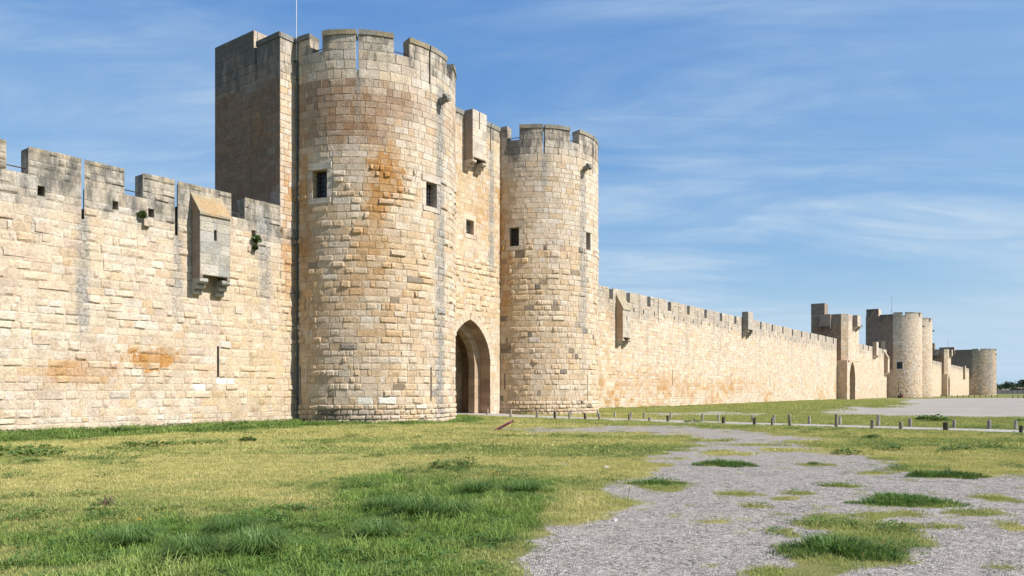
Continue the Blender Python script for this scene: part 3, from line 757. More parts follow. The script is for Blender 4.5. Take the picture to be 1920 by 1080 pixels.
def t2_field(u, z):
    p = np.degrees(u/T2R); n1 = fbm(u*.6, z*.6, 61); n2 = fbm(u*1.7, z*1.7, 63); n3 = fbm(u*3.2, z*.35, 65)
    gold = .45*sstep(-p+(n1-.5)*40, 40, 82)*(.5+n2)*sstep(16.8-z, 0, 2)+.25*sstep(11-z, 0, 3)*n1
    och = .7*sstep(-p, 70, 82)*sstep(z, 5, 8)*sstep(14-z, 0, 2)*sstep(n2, .4, .6)+.45*sstep(11.5-z, 0, 1)*sstep(z, 9.5, 10.5)*sstep(n2, .58, .68)
    grey = .55*np.exp(-((p+9+3*(n1-.5))/4.5)**2)*(.25+.9*n2)*sstep(15.8-z, 0, 1)+.5*sstep(-p, 45, 62)*sstep(z, 14.4, 15.6)*(n2+.1)+.45*np.exp(-((p+47.5)/3.5)**2)*sstep(z, 14, 15.5)*n2*1.5
    soot = .9*sstep(z, 16.0, 17.3)+.9*blob(p, z, -70, 16.6, 9, 1.0); dark = .35*sstep(.7-z, 0, .5)*n2
    return dict(gold=gold, ochre=och, grey=grey*.7, dark=dark, soot=soot)
def t2_over(u, z, c, r):
    if z < 10.8 and r.random() < .04: return mixc(c, [(PAL['dark'], r.uniform(.5, .85))])
    return c
round_tower(15.4, T2R, 'second round limestone tower right of the pointed gate arch', t2_field, 71, [(-93, -78.1, None), (-67.7, -24, -47.4), (-14.2, 24, 6.5), (34, 66, None), (76, 99, None)],
    [(-76.5, -68.1, 10.78, 11.97), (-5, 1.9, 10.8, 11.94)], [(-47.4, .1, 16.6), (6.5, .1, 15.9)], [(-80.6, .08, 1.68, 2.7), (-3, .06, .9, 2.6)], [(-8, 16.0)], [(.56, 'cream'), (.04, 'pale'), (.34, 'tan'), (.06, 'pink')], HI, zboss=10.5, bars=[(-78, -67.7), (-24, -14.2)], over=t2_over)

# ================================================================== wall with the pointed gate between the towers
def gate_wall():
    rng = np.random.default_rng(81); G0 = 7.95; x, y = Wp(G0, .4)
    root = empty('gate_wall', (x, y, 0), ROT, 'narrow wall between the two big round towers with a pointed arch gateway', 'gate')
    F = Flat(0, 0, 0)
    def fld(u, z):
        s = u+G0; n1 = fbm(s*.7, z*.7, 83); n2 = fbm(s*1.9, z*1.9, 85)
        grey = .8*np.exp(-((s-10.05)/.26)**2)*sstep(z, 8.5, 10)*(.35+n2)+.4*sstep(z, 17.2, 18)*n2
        och = .8*sstep(s, 10.6, 11.1)*sstep(z, 8, 10)*sstep(16-z, 0, 1)*sstep(n2, .36, .56)+.25*sstep(z, 9, 10)*sstep(16-z, 0, 1)*sstep(n2, .5, .65)
        gold = .35*sstep(n1, .4, .7)+.1
        return dict(gold=gold, ochre=och, grey=grey*.6, soot=.9*sstep(z, 16.8, 17.8))
    cf = coref(fld)
    hw, zs, za = 1.99, 3.2, 5.93; r = (hw*hw+(za-zs)**2)/(2*hw)
    def prof(k=1.0, n=14):
        w = hw*k; zz = za-(1-k)*1.9; rr = (w*w+(zz-zs)**2)/(2*w); pts = [(w, -.2+(zs+.2)*k_/8) for k_ in range(9)]
        am = math.asin((zz-zs)/rr)
        for t in np.linspace(0, am, n)[1:]: pts.append((w-rr+rr*math.cos(t), zs+rr*math.sin(t)))
        return pts        # right half, from ground to apex
    P1 = prof(); B0 = PAL['umber']*.5
    mb = MB(); u0, u1 = 4.0-G0, 11.6-G0; ZT = 6.3
    win = (7.57-G0, 8.29-G0, 11.1, 11.95); slit = (9.93-G0, 10.01-G0, 16.7, 18.3)
    shell(mb, F, cuts(u0, u1, .5, list(win[:2])+list(slit[:2])), cuts(ZT, 18.15, .5, list(win[2:])+[16.7, 16.6]), [win, (slit[0], slit[1], 16.7, 19)], 0, -.6, cf)
    shell(mb, F, cuts(u0, -hw-.03, .5), cuts(-1, ZT, .5), [], 0, -.9, cf); shell(mb, F, cuts(hw+.03, u1, .5), cuts(-1, ZT, .5), [], 0, -.9, cf)
    mb.box(u0, u1, .61, 5.4, 6.9, 16.6, PAL['tan']); mb.box(u0, u1, 3.2, 5.4, -1, 6.9, B0); mb.build('masonry_core', M_STONE, root)
    # arch orders: bands of stone from the intrados outwards, set one behind the other
    def order(k, y0, y1, col, name):
        P = prof(k); m = MB()
        for sg in (-1, 1):
            for i in range(len(P)-1):
                (xa, z0), (xb, z1) = P[i], P[i+1]
                if True: ox0, oz0, ox1, oz1 = 2.6, z0, 2.6, z1
                elif i == 0: ox0, oz0, ox1, oz1 = 2.6, z0, 2.6, z1
                else:
                    ox0, oz0 = (2.6, z0) if i == 1 else (max(xa, 0)+(2.6-hw*k)+.0, ZT if z0 > ZT else max(z0, z0)); ox1, oz1 = xb+(2.6-hw*k), z1
                    ox0 = 2.6 if i >= 1 else ox0; ox1 = 2.6
                V = [(sg*xa, y0, z0), (sg*ox0, y0, z0), (sg*ox1, y0, z1), (sg*xb, y0, z1), (sg*xa, y1, z0), (sg*ox0, y1, z0), (sg*ox1, y1, z1), (sg*xb, y1, z1)]
                m.add(V, [(0, 1, 2, 3), (7, 6, 5, 4), (0, 4, 5, 1), (3, 2, 6, 7), (0, 3, 7, 4), (1, 5, 6, 2)], tone(col, rng, .2))
            xa, z0 = P[-1]
        zt = P[-1][1]; m.box(-2.6, 2.6, y0, y1, zt, 6.9, col)
        return m.build(name, M_STONE, root)
    t = PAL['tan']
    # front spandrels flush with the wall
    B_ = PAL['brown']; order(1.0, .003, .8, mixc(t, [(B_, .55)]), 'arch_order')  # passage shade is put into the colour: brown mixed into the stone
    order(.72, .803, 1.3, mixc(t, [(B_, .25)]), 'arch_rib'); order(1.0, 1.303, 2.3, mixc(B_, [(t, .15)])*.85, 'arch_order'); order(.78, 2.303, 2.6, mixc(t, [(B_, .2)]), 'arch_rib')  # inner bay darkened further as painted shade, ribs kept paler
    for xa, xb in ((-2.4, -.03), (.03, 2.4)):
        d = MB(); d.box(xa, xb, 2.9, 3.0, -.2, 6.3, (0, 0, 0)); do = d.build('gate_door', M_DOOR, root)
        for xx in np.arange(xa+.12, xb-.1, .24): m = MB(); m.box(xx-.1, xx+.1, 2.865, 2.9, 0, 5.9, (0, 0, 0)); m.build('plank', M_DOOR, do)
    # voussoirs round the arch, each its own stone
    st = Stones(); st2 = []
    for sg in (-1, 1):
        w = hw; rr = r; am = math.asin((za-zs)/rr); nv = 11
        ang = np.linspace(0, am, nv+1)
        for i in range(nv):
            m = MB(); V = []
            dep = -.02-rng.uniform(0, .012)
            a0, a1 = ang[i]+.004, ang[i+1]-.004
            for yy in (.05, dep):
                for (rad, aa) in ((rr+.01, a0), (rr+.48, a0), (rr+.48, a1), (rr+.01, a1)):
                    V.append((sg*(w-rr+rad*math.cos(aa)), yy, zs+rad*math.sin(aa)))
            V = np.array(V); V[:, 0] = np.where(sg*V[:, 0] < .006, sg*.006, V[:, 0])
            m.add(V, [(4, 5, 6, 7), (0, 1, 5, 4), (1, 2, 6, 5), (2, 3, 7, 6), (3, 0, 4, 7)], tone(PAL['cream']*1.02, rng, .06)); m.build('voussoir', M_STONE, root)
    def arch(za_, zb_):
        z = (za_+zb_)/2
        if z <= zs: w = hw+.0
        elif z < za+.55:
            rr = r+.5; s_ = (z-zs)/rr
            if s_ >= 1: return None
            w = hw-r+rr*math.sqrt(1-s_*s_)
            if w <= .05: return None
        else: return None
        return (-w, w)
    def kk(u, z, w, rg):
        if 9.7 > z > 6.4: return ('boss', rg.uniform(.04, .09)) if rg.random() < .55 else ('flat', .014)
        return ('flat', rg.uniform(.008, .018)) if rg.random() < .85 else ('worn', .03)
    lk = lookf(fld, kk, [(.5, 'cream'), (.3, 'tan'), (.2, 'pale')])
    hh = [win, (win[0]-.28, win[1]+.28, win[2]-.26, win[3]+.34), (slit[0], slit[1], 16.7, 19)]
    lay(st, F, u0+.2, u1-.2, rows(0, zs, .3, .42, rng)+rows(zs, 16.6, .27, .36, rng)+rows(16.6, 18.14, .36, .44, rng), hh, rng, lk, arch=arch)
    jamb(st, F, *win, PAL['cream'], rng, .24); window(root, F, *win, nv=3, nh=4, pane=simple('sky_toned_glass', (.42, .46, .5), .15, .1, 3, bump=.05, spec=.5))  # pane painted pale for the sky light seen through it
    st.emit(root, rng)
    cp = MB(); cg = lambda U, Z: np.tile(PAL['grey']*.8, (len(U), 1))
    for e0, e1 in ((u0, -.6), (.8, slit[0]), (slit[1], u1)): shell(cp, F, cuts(e0, e1, .6), np.array([18.15, 18.42]), [], .06, -.65, cg, .02, rng)
    cp.build('coping', M_STONE, root)
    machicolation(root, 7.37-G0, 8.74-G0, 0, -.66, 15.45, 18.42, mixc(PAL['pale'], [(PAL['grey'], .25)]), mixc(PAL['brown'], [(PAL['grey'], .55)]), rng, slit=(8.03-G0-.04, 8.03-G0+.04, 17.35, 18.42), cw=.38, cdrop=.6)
gate_wall()

# ================================================================== long right curtain wall
R0 = 60.0
def rw_field(u, z):
    s = u+R0; n1 = fbm(s*.25, z*.5, 91); n2 = fbm(s*1.1, z*1.6, 93); n3 = fbm(s*.9, z*.1, 95)
    top = sstep(z+(n1-.5)*2.2, 7.9, 9.0)
    grey = .55*top*(.5+.9*n2)+.5*sstep(n3, .58, .72)*sstep(z, 2.5+3*n1, 8)*n2*1.3
    och = .62*sstep(4.0-z, 0, 2.6)*sstep(n1+.16*sstep(46-s, 0, 18), .50, .62)*sstep(n2, .42, .6)+.3*sstep(32-s, 0, 4)*sstep(n2, .5, .64)
    gold = .15*sstep(n1, .4, .7)+.2*sstep(34-s, 0, 8)
    return dict(gold=gold, ochre=och, grey=grey*.7, soot=.5*top)
gaps = [(28.66, 29.39), (31.78, 32.5), (35.91, 36.59), (40.4, 41.17), (45.04, 45.75), (49.63, 50.37), (54.14, 54.91), (58.77, 59.51), (68.02, 68.69), (72.71, 73.39), (77.39, 78.0), (82.02, 82.7), (86.63, 87.34), (91.29, 91.98), (95.91, 96.55), (100.68, 101.3), (105.59, 106.14)]
edges = [17.5]+[v for g in gaps for v in g]+[109.0]
rmer = []; rh = []; rr_ = random.Random(3)
for i in range(0, len(edges), 2):
    a, b = edges[i]-R0, edges[i+1]-R0; mid = (a+b)/2+rr_.uniform(-.2, .2)
    sl = (mid-.05, mid+.05) if b-a > 3 and i > 2 else None
    rmer.append((a, b, 10.3+rr_.uniform(-.03, .03))+((sl,) if sl else ()))
    if sl: rh.append((sl[0], sl[1], 8.1, 9.31))
    for t in (.22, .78):
        uu = a+(b-a)*t
        if b-a > 2.4: rh.append((uu-.1, uu+.1, 8.55, 8.95))
for s_ in (41.5, 57.7, 72.0, 87.0, 103.0): rh.append((s_-R0-.05, s_-R0+.05, 2.1, 3.6))
rroot, RF, rst, rrng = curtain('curtain_wall', 'long pale limestone wall with battlements running from the second round tower to the distant gate tower', R0, -1.4, 17.5-R0, 109.4-R0, 10.3, 9.33, 8.56, rmer, rh, rw_field,
    [(.48, 'cream'), (.20, 'pale'), (.16, 'tan'), (.16, 'pink')], kinds_boss(.22, .22, (.018, .045)), 97, stone_u=(18.5-R0, 109.3-R0), hr=(.27, .37), wmul=1.15, skip=.03, bars=())
rst.emit(rroot, rrng)
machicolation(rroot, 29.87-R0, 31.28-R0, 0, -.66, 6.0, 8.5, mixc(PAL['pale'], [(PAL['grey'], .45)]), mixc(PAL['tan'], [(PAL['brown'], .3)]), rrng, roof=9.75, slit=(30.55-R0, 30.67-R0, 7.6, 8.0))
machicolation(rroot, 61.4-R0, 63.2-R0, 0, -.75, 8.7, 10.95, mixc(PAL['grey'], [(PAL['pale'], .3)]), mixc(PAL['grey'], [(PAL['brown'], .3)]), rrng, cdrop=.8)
# ================================================================== square gate towers farther along
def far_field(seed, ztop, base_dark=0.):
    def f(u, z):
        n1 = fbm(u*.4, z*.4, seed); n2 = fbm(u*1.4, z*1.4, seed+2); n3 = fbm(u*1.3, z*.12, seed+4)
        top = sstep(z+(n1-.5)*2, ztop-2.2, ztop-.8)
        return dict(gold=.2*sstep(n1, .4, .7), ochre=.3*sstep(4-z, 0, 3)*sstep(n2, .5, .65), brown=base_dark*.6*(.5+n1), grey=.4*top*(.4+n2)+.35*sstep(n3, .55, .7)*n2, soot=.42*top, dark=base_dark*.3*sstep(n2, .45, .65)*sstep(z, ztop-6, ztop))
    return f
flat_k = lambda u, z, w, r: ('flat', r.uniform(.012, .03)) if r.random() < .6 else ('worn', r.uniform(.03, .06))
def gate_tower(s0, label, seed, q=.21):
    """square tower astride the wall: chamfered upper corner on a squinch, boxes on two faces, tall stair turret at the rear"""
    rng = np.random.default_rng(seed); x, y = Wp(s0+4.6, q); root = empty('gate_tower', (x, y, 0), ROT, label, 'tower'); H = 4.6; D = 5.8; ch = .95; zc = 6.35; top = 14.5
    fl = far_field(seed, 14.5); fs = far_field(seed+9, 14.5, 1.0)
    FF = Flat(0, 0, 0); FS = Flat(-H, D, R(-90)); FC = Flat(-H, ch, math.atan2(-ch, ch))
    am = (-H+1.95, -H+6.25); ac = (am[0]+am[1])/2; hw = (am[1]-am[0])/2
    mb = MB(); ccf = coref(fl); ccs = coref(fs, 'tan')
    T = PAL['tan']
    # lower square body with the tall pointed gate, upper chamfered body
    mb.prism([(-H, D), (-H, 0), (am[0], 0), (am[0], D)], -1, zc-.02, 'z', T); mb.prism([(am[1], D), (am[1], 0), (H, 0), (H, D)], -1, zc-.02, 'z', T)
    mb.box(am[0]-.01, am[1]+.01, 2.4, D, -1, zc-.03, PAL['brown'])
    mb.prism([(-H, D), (-H, ch), (-H+ch, 0), (H, 0), (H, D)], zc+.3, top, 'z', T)
    mb.build('masonry_core', M_STONE, root)
    ar = MB()
    for sg in (-1, 1):
        P = [(hw, 3.6), (hw*.97, 4.2), (hw*.86, 4.9), (hw*.66, 5.55), (hw*.36, 6.15), (0.02, 6.55)]
        for (xa, z0), (xb, z1) in zip(P[:-1], P[1:]):
            V = [(ac+sg*xa, .004, z0), (ac+sg*(hw+.1), .004, z0), (ac+sg*(hw+.1), .004, z1), (ac+sg*xb, .004, z1), (ac+sg*xa, 2.4, z0), (ac+sg*(hw+.1), 2.4, z0), (ac+sg*(hw+.1), 2.4, z1), (ac+sg*xb, 2.4, z1)]
            ar.add(V, [(0, 1, 2, 3), (0, 4, 5, 1), (3, 2, 6, 7), (0, 3, 7, 4)], T)
    ar.box(am[0]-.2, am[1]+.2, .005, 2.4, 6.55, zc+.4, T); ar.build('gate_arch', M_STONE, root)
    sqn = MB()
    for k in range(4):
        zz = zc+.32-k*.42; e = ch*(1-k/4)
        sqn.prism([(-H-.02, D*.5), (-H-.02, e*.0-.02), (-H+.8, -.02), (-H+.8, D*.5)], zz-.4, zz, 'z', T*(1.0-.06*k)) if k == 0 else sqn.prism([(-H-.015+.0*k, ch+1.0-k*.3), (-H-.015, -.012), (-H+.6, -.012), (-H+.6, ch)], zz-.4, zz, 'z', T*(1.0-.05*k))
    sqn.build('squinch', M_STONE, root)
    tu = MB(); tu.box(-H+.01, -H+2.4, D-2.2, D+.02, top, 16.5, mixc(PAL['umber'], [(PAL['grey'], .3)])); tu.box(-H+2.4, -H+2.9, D-1.9, D-1.4, 14.4, 15.5, PAL['grey']); tu.build('stair_turret', M_STONE, root)
    st = Stones()
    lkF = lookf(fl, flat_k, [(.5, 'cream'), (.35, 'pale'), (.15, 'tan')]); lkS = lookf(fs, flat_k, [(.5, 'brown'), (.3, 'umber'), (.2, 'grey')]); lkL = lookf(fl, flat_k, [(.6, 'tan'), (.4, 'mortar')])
    def arch(a, b):
        z = (a+b)/2
        if z < 3.6: w = hw
        elif z < 6.6: w = hw*math.sqrt(max(0, 1-((z-3.6)/3.0)**1.6))+.1
        else: return None
        return (ac-w, ac+w)
    rwL = rows(0, zc, .3, .4, rng); rwU = rows(zc+.32, top-.05, .3, .4, rng)
    lay(st, FF, -H+.0, H, rwL, [], rng, lkF, wmul=1.2, arch=arch); lay(st, FF, -H+ch, H, rwU, [], rng, lkF, wmul=1.2)
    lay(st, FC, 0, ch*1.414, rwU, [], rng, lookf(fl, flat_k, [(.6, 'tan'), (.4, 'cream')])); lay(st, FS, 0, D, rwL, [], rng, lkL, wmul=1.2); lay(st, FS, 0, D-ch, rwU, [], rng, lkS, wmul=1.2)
    st.emit(root, rng, 300, 9)
    # box on the flank face: built square to the flank, hung from it
    o = machicolation(root, D-4.4, D-2.5, 0, -.6, 12.3, top+.0, mixc(PAL['grey'], [(PAL['brown'], .6)]), mixc(PAL['grey'], [(PAL['brown'], .5)]), rng); o.rotation_euler = (0, 0, R(-90)); o.location = (-H, D, 0)
    for a, b in ((-H, -H+2.3), (-H+3.1, H-2.6), (H-2.0, H)):
        pass
    machicolation(root, -H+4.1, -H+6.6, 0, -.8, 12.5, top+.01, mixc(PAL['cream'], [(PAL['grey'], .3)]), mixc(PAL['grey'], [(PAL['brown'], .45)]), rng)
    g = gargoyle(root, FF, H-.05, 13.0, PAL['grey'], rng, .9); g.rotation_euler = (0, 0, R(60))
    return root
gate_tower(108.4, 'square gate tower with a tall narrow arch, first beyond the long right wall', 201)

def far_curtain(s0, a, b, top, label, seed, gp, boxes=()):
    e = [a]+[v for g in gp for v in g]+[b]; mer = []; hol = []
    for i in range(0, len(e), 2):
        mer.append((e[i]-s0, e[i+1]-s0, top))
        if e[i+1]-e[i] > 2: hol.append(((e[i]+e[i+1])/2-s0-.1, (e[i]+e[i+1])/2-s0+.1, top-1.8, top-1.4))
    root, F, st, rng = curtain('curtain_wall', label, s0, -1.4, a-s0, b-s0, top, top-1, top-1.75, mer, hol, far_field(seed, top), [(.45, 'cream'), (.3, 'pale'), (.25, 'tan')], flat_k, seed, hr=(.3, .42), wmul=1.4)
    st.emit(root, rng, 300, 9)
    for (x0, x1, zb, zt, rf) in boxes:
        machicolation(root, x0-s0, x1-s0, 0, -.75, zb, zt, PAL['pale'], mixc(PAL['tan'], [(PAL['brown'], .4)]), rng, roof=rf)
def evengaps(a, b, n, w=.8): 
    st = (b-a)/n; return [(a+st*(k+1)-w/2, a+st*(k+1)+w/2) for k in range(n-1)]
far_curtain(136, 117.5, 154.2, 10.35, 'short curtain wall between the square gate tower and the distant twin round towers', 301, [(121, 121.8), (125, 125.8), (128.91, 129.63), (133.58, 134.59), (143, 143.9), (148.57, 149.45)], [(138.2, 140.2, 8.5, 11.3, None), (150.4, 152.2, 5.2, 8.4, 9.8)])
# distant twin-towered gate
def blk3_field(u, z):
    n1 = fbm(u*.8, z*.5, 131); n2 = fbm(u*2.2, z*2.2, 133)
    fr = u > 5.5
    return dict(umber=np.where(fr, 0, .7*(.4+n1)), grey=np.where(fr, .3, .2), dark=np.where(fr, 0, .8*sstep(z, 15.5, 17.5)*sstep(n2, .4, .6)))
gate_block(153.9, 5.5, 25, -.2, 18.1, 16.4, blk3_field, 'dark shaded tower block with a small arched opening behind the distant twin round towers', 401, (5.4, 2.9, 19.45), limit=0, far=True, arch=(5.5-2.4, 5.5-1.5, 10.4, 12.35))
t3f = lambda R_: (lambda u, z: {k: v*.8 for k, v in far_field(411, 18.2)(u, z).items()})
for sc_, lab, sd in ((158.6, 'nearer of the two distant round towers beyond the square gate tower', 421), (174.6, 'farther of the two distant round towers beyond the square gate tower', 431)):
    round_tower(sc_, 4.7, lab, t3f(4.7), sd, [(-92, -70, None), (-62, -25, None), (-16, 18, None), (26, 60, None), (72, 99, None)], [(-84, -70, 6.2, 7.7)] if sd == 421 else [], [], [(-80, .08, 1.2, 3.2)], [(20, 15.6)], [(.5, 'cream'), (.25, 'pale'), (.25, 'tan')], [(.6, 'cream'), (.4, 'pale')], limit=300, minpx=9, hr=(.36, .46))
far_curtain(212, 179, 246.5, 10.35, 'distant curtain wall right behind the distant twin round towers', 501, evengaps(179, 246.5, 16), [(186.0, 188.0, 5.4, 8.3, 9.7)])
gate_tower(246.0, 'smaller looking square gate tower far away near the corner tower', 211)
far_curtain(296, 255, 336, 10.35, 'farthest curtain wall ending at the big corner tower', 511, evengaps(255, 336, 18), [(310, 312.4, 6.2, 10.9, None)])
def blkc_field(u, z):
    n1 = fbm(u*.8, z*.5, 141); return dict(umber=np.where(u > 12, 0, .7*(.4+n1)), grey=.3+0*u, dark=.4*sstep(z, 14, 17)*n1)
gate_block(334.0, 12.0, 9, -.2, 18.2, 16.6, blkc_field, 'dark shaded rear block of the farthest corner tower', 441, (12.0, 6.5, 19.4), limit=0, far=True)
round_tower(341.6, 7.6, 'big round corner tower at the far end of the ramparts', far_field(451, 18.2, .35), 461, [(-92, -76, None), (-70, -48, None), (-42, -20, None), (-14, 6, None), (12, 34, None), (40, 62, None), (68, 90, None)], [(2, 8, 10.5, 12)], [], [], [(-15, 16.3)], [(.4, 'cream'), (.3, 'tan'), (.3, 'grey')], [(.4, 'cream'), (.3, 'tan'), (.3, 'grey')], limit=0, hr=(.38, .5))
# masts
def mast(s, q, z0, z1, r, label, mat=M_MAST):
    x, y = Wp(s, q); root = empty('mast', (x, y, z0), ROT, label, 'mast'); m = MB(); m.tube([(0, 0, 0), (0, 0, (z1-z0)*.5)], r, 8); m.build('lower_pole', mat, root)
    m = MB(); m.tube([(0, 0, (z1-z0)*.5), (0, 0, z1-z0)], r*.7, 8); m.build('upper_pole', mat, root)
    for zb_ in (.1, 1.0): m = MB(); m.box(-.05, .05, -.02, .3, zb_, zb_+.06); m.build('bracket', M_PIPE, root)
mast(-4.62, -.02, 17.2, 24.5, .022, 'thin pale lightning mast beside the nearest round tower')
mast(154.1, -.5, 17.8, 22.0, .06, 'thin mast on the block behind the distant twin towers')
mast(333.6, -9, 18.2, 23, .08, 'hair thin mast on the rear block of the farthest corner tower')
x, y = Wp(-4.6, -.0); dp = empty('downpipe', (x, y, 0), ROT, 'dark vertical downpipe in the corner between left wall and nearest round tower', 'pipe')
m = MB(); m.tube([(0, -.02, 0), (0, -.02, 17.3)], .06, 8); m.build('pipe', M_PIPE, dp)
m = MB(); m.tube([(.14, -.14, .0), (.16, -.16, .9), (.26, -.3, 1.28), (.26, -.33, 1.4)], .022, 6); m.build('zinc_conduit', M_ZINC, dp)
m = MB()
for z in np.arange(1.2, 17, 1.9): m = MB(); m.box(-.09, .09, -.09, .03, z, z+.04); m.build('pipe_bracket', M_IRON, dp)
# ================================================================== ground
POLY = dict(
    gravel=[(.05, 3), (.11, 6.53), (.23, 8.34), (.65, 9.22), (1.6, 11.1), (1.51, 12.73), (2.9, 15.52), (3.65, 17.89), (3.95, 20.37), (5.73, 24.66), (7.54, 28.4), (9.43, 27.3), (8.9, 23.2), (8.46, 20.03), (8.99, 17.49), (8.09, 15.52), (8.96, 14.46), (9.88, 14.46), (16, 14.2), (16, 3)],
    strip=[(-.69, 32.54), (3.4, 34.46), (7.25, 35.5), (10.29, 30.43), (11.12, 24.66), (8.5, 23.2), (6.56, 25.19), (4.37, 28.23), (.8, 28.57)],
    lush=[(-5.2, 4), (-4.6, 6.53), (-6.6, 8.55), (-5.7, 8.88), (-5.2, 10.14), (-3.85, 10.32), (-2.84, 11.21), (-2.79, 12.4), (-3.2, 13.47), (-2.9, 14.8), (-1.9, 14.9), (-.57, 13.47), (.6, 13.6), (1.1, 11.21), (.34, 9.6), (0, 8.11), (-.41, 7.34), (-.46, 4)],
    plaza=[(19.07, 52.07), (27.5, 65.08), (45.22, 86.78), (53.43, 111.57), (71.82, 137.82), (97, 160), (112, 165), (104, 138), (102, 128), (120, 120), (150, 95), (72.68, 60), (34, 40.2), (28.58, 41.84), (25.07, 45.06), (21.77, 48.31)],
    sand=[(8.8, 52.07), (15.7, 57.15), (19.5, 53.25), (17.88, 48.81), (11.45, 47.82), (8.94, 48.81)],
    path=[(-3.6, 50.93), (-2.2, 50.3), (8.3, 41.6), (21.12, 31.24), (24, 28.9), (32, 22.4), (30, 20.1), (22.3, 26.5), (19.44, 28.75), (7.7, 39.05), (-3.5, 46.2)])
def sdist(x, y, poly):
    """signed distance to polygon, positive inside"""
    P = np.array(poly); x = np.asarray(x, float); y = np.asarray(y, float); d = np.full(x.shape, 1e9); ins = np.zeros(x.shape, bool)
    for i in range(len(P)):
        a, b = P[i], P[(i+1) % len(P)]; e = b-a; t = np.clip(((x-a[0])*e[0]+(y-a[1])*e[1])/(e@e), 0, 1)
        d = np.minimum(d, np.hypot(x-a[0]-t*e[0], y-a[1]-t*e[1]))
        c = (a[1] > y) != (b[1] > y)
        ins ^= c & (x < (b[0]-a[0])*(y-a[1])/(b[1]-a[1]+1e-12)+a[0])
    return np.where(ins, d, -d)
ISL = [(4.16, 9.22, .71, 1.0), (3.57, 12.08, .55, .3), (4.21, 11.49, .34, .24), (2.66, 12.6, .36, .35), (2.56, 13.4, .6, .9), (7.33, 11.32, .42, .5), (6.29, 10.14, .6, .28), (6.04, 9.12, .3, .42), (3.01, 7.12, .45, .45), (2.51, 6.85, .36, .24),
       (3.39, 10.7, .26, .16), (4.57, 12.02, .24, .18), (5.68, 13.02, .36, .22), (5.0, 9.22, .42, .2), (7.38, 20.55, .9, .7), (5.55, 19.69, .75, 1.1), (6.67, 16.62, .5, .35), (2.9, 9.37, .16, .14), (4.51, 7.12, .18, .1), (4.38, 8.4, .3, .25), (3.19, 8.71, .26, .3), (2.58, 9.41, .28, .14), (4.0, 8.55, .6, .9), (3.34, 7.6, .72, .62), (5.79, 11.1, .72, .55), (8.2, 14.5, .8, .6), (4.74, 16.8, .75, .6), (7.2, 14.8, .5, .3), (4.9, 10.0, .5, .3), (6.0, 24.5, 1.4, .5), (7.4, 22.5, 1.2, .4), (5.0, 22.0, .9, .4)]
CL = [(4.74, 16.7, .60, .42, .15), (8.25, 14.5, .68, .42, .17), (5.72, 11.0, .66, .45, .16), (3.30, 7.72, .62, .42, .16), (6.71, 16.86, .15, .12, .10), (2.56, 13.3, .5, .3, .10)]
def wall_q(x, y):
    s, q = sq(x, y); return s, q+.2
def gz(x, y):
    s, q = wall_q(np.asarray(x, float), np.asarray(y, float))
    z = .16*np.exp(-np.clip(q, 0, 99)/5)*sstep(40-s, 0, 25) - .5*sstep(s, 60, 330)*sstep(np.hypot(x, y), 60, 320)
    nz = (fbm(np.asarray(x)*.35, np.asarray(y)*.35, 301)-.5)*.10*sstep(q, 1.0, 4)
    pd = sdist(x, y, POLY['path']); nz = nz*sstep(-pd, .0, 2.0)
    return z+nz
def masks(x, y):
    n1 = fbm(x*.9, y*.9, 311); n2 = fbm(x*3.2, y*3.2, 313); n3 = fbm(x*.22, y*.22, 317)
    dd = np.clip(np.hypot(x, y)/14, .5, 3)
    g = sstep(sdist(x, y, POLY['gravel'])+((n1-.5)*1.3+(n2-.5)*.9)*dd, -.35*dd, .40*dd)
    g = np.maximum(g, .85*sstep(sdist(x, y, POLY['strip'])/2.2+(n2-.5)*1.6+(n1-.5)*1.2, -.25, .7))
    for (cx, cy, rx, ry) in ISL:
        d = np.hypot((x-cx)/rx, (y-cy)/ry); g = g*(1-sstep(1.0-d+(n2-.5)*1.3+(n1-.5)*.6, -.05, .5)*.95)
    # bare scuffs in the lawn
    g = np.maximum(g, .5*sstep(fbm(x*.8, y*.8, 319)*.55+n2*.45, .66, .76)*(np.hypot(x, y) < 60))
    pl = sstep(sdist(x, y, POLY['plaza'])+(n3-.5)*8+(n1-.5)*4+(n2-.5)*3, -1.6, 2.2)
    sd_ = .9*sstep(sdist(x, y, POLY['sand'])*.8+(n1-.5)*4+(n3-.5)*3, -.6, .8)
    pl = np.maximum(pl, sd_)
    s, q = wall_q(x, y)
    lush = sstep(sdist(x, y, POLY['lush'])+(n1-.5)*2.0+(n2-.5)*.9, -.5, .6)*.95
    wallg = sstep(4.6-q+(n1-.5)*2.2, 0, 1.0)*sstep(1.0-s, 0, 5)*sstep(q, -.3, .2)
    t1d = np.hypot(x-O0[0], y-O0[1])-T1R; wallg = np.maximum(wallg, sstep(2.2-t1d+(n1-.5)*1.6, 0, 1.2)*(q > -.5))
    lush = np.maximum(lush, .9*wallg)
    far = sstep(y, 24, 34)*sstep(x, 6, 12)
    lush = np.maximum(lush, .42*far+.0*x)
    lush = np.maximum(lush, .5*sstep(fbm(x*.5, y*.5, 323), .52, .66)*(1-sstep(y, 40, 60)))
    lush = np.maximum(lush, .45*sstep(fbm(x*.13, y*.45, 327), .5, .64))
    return np.clip(g, 0, 1), np.clip(pl, 0, 1), np.clip(lush, 0, 1)
def axis(parts):
    v = [parts[0][0]]
    for (a, b, st) in parts: v += list(np.arange(a+st, b+st*.5, st))
    return np.array(v)
def geo(a, b, r0, k=1.25):
    v = []; st = r0; x = a
    while x < b: x += st; st *= k; v.append(x)
    return v
xs = axis([(-26, -9, .5), (-9, 12, .2), (12, 40, .5), (40, 130, 2)]); xs = np.r_[[-x for x in geo(26, 2600, 1)][::-1], xs, geo(130, 2600, 3)]
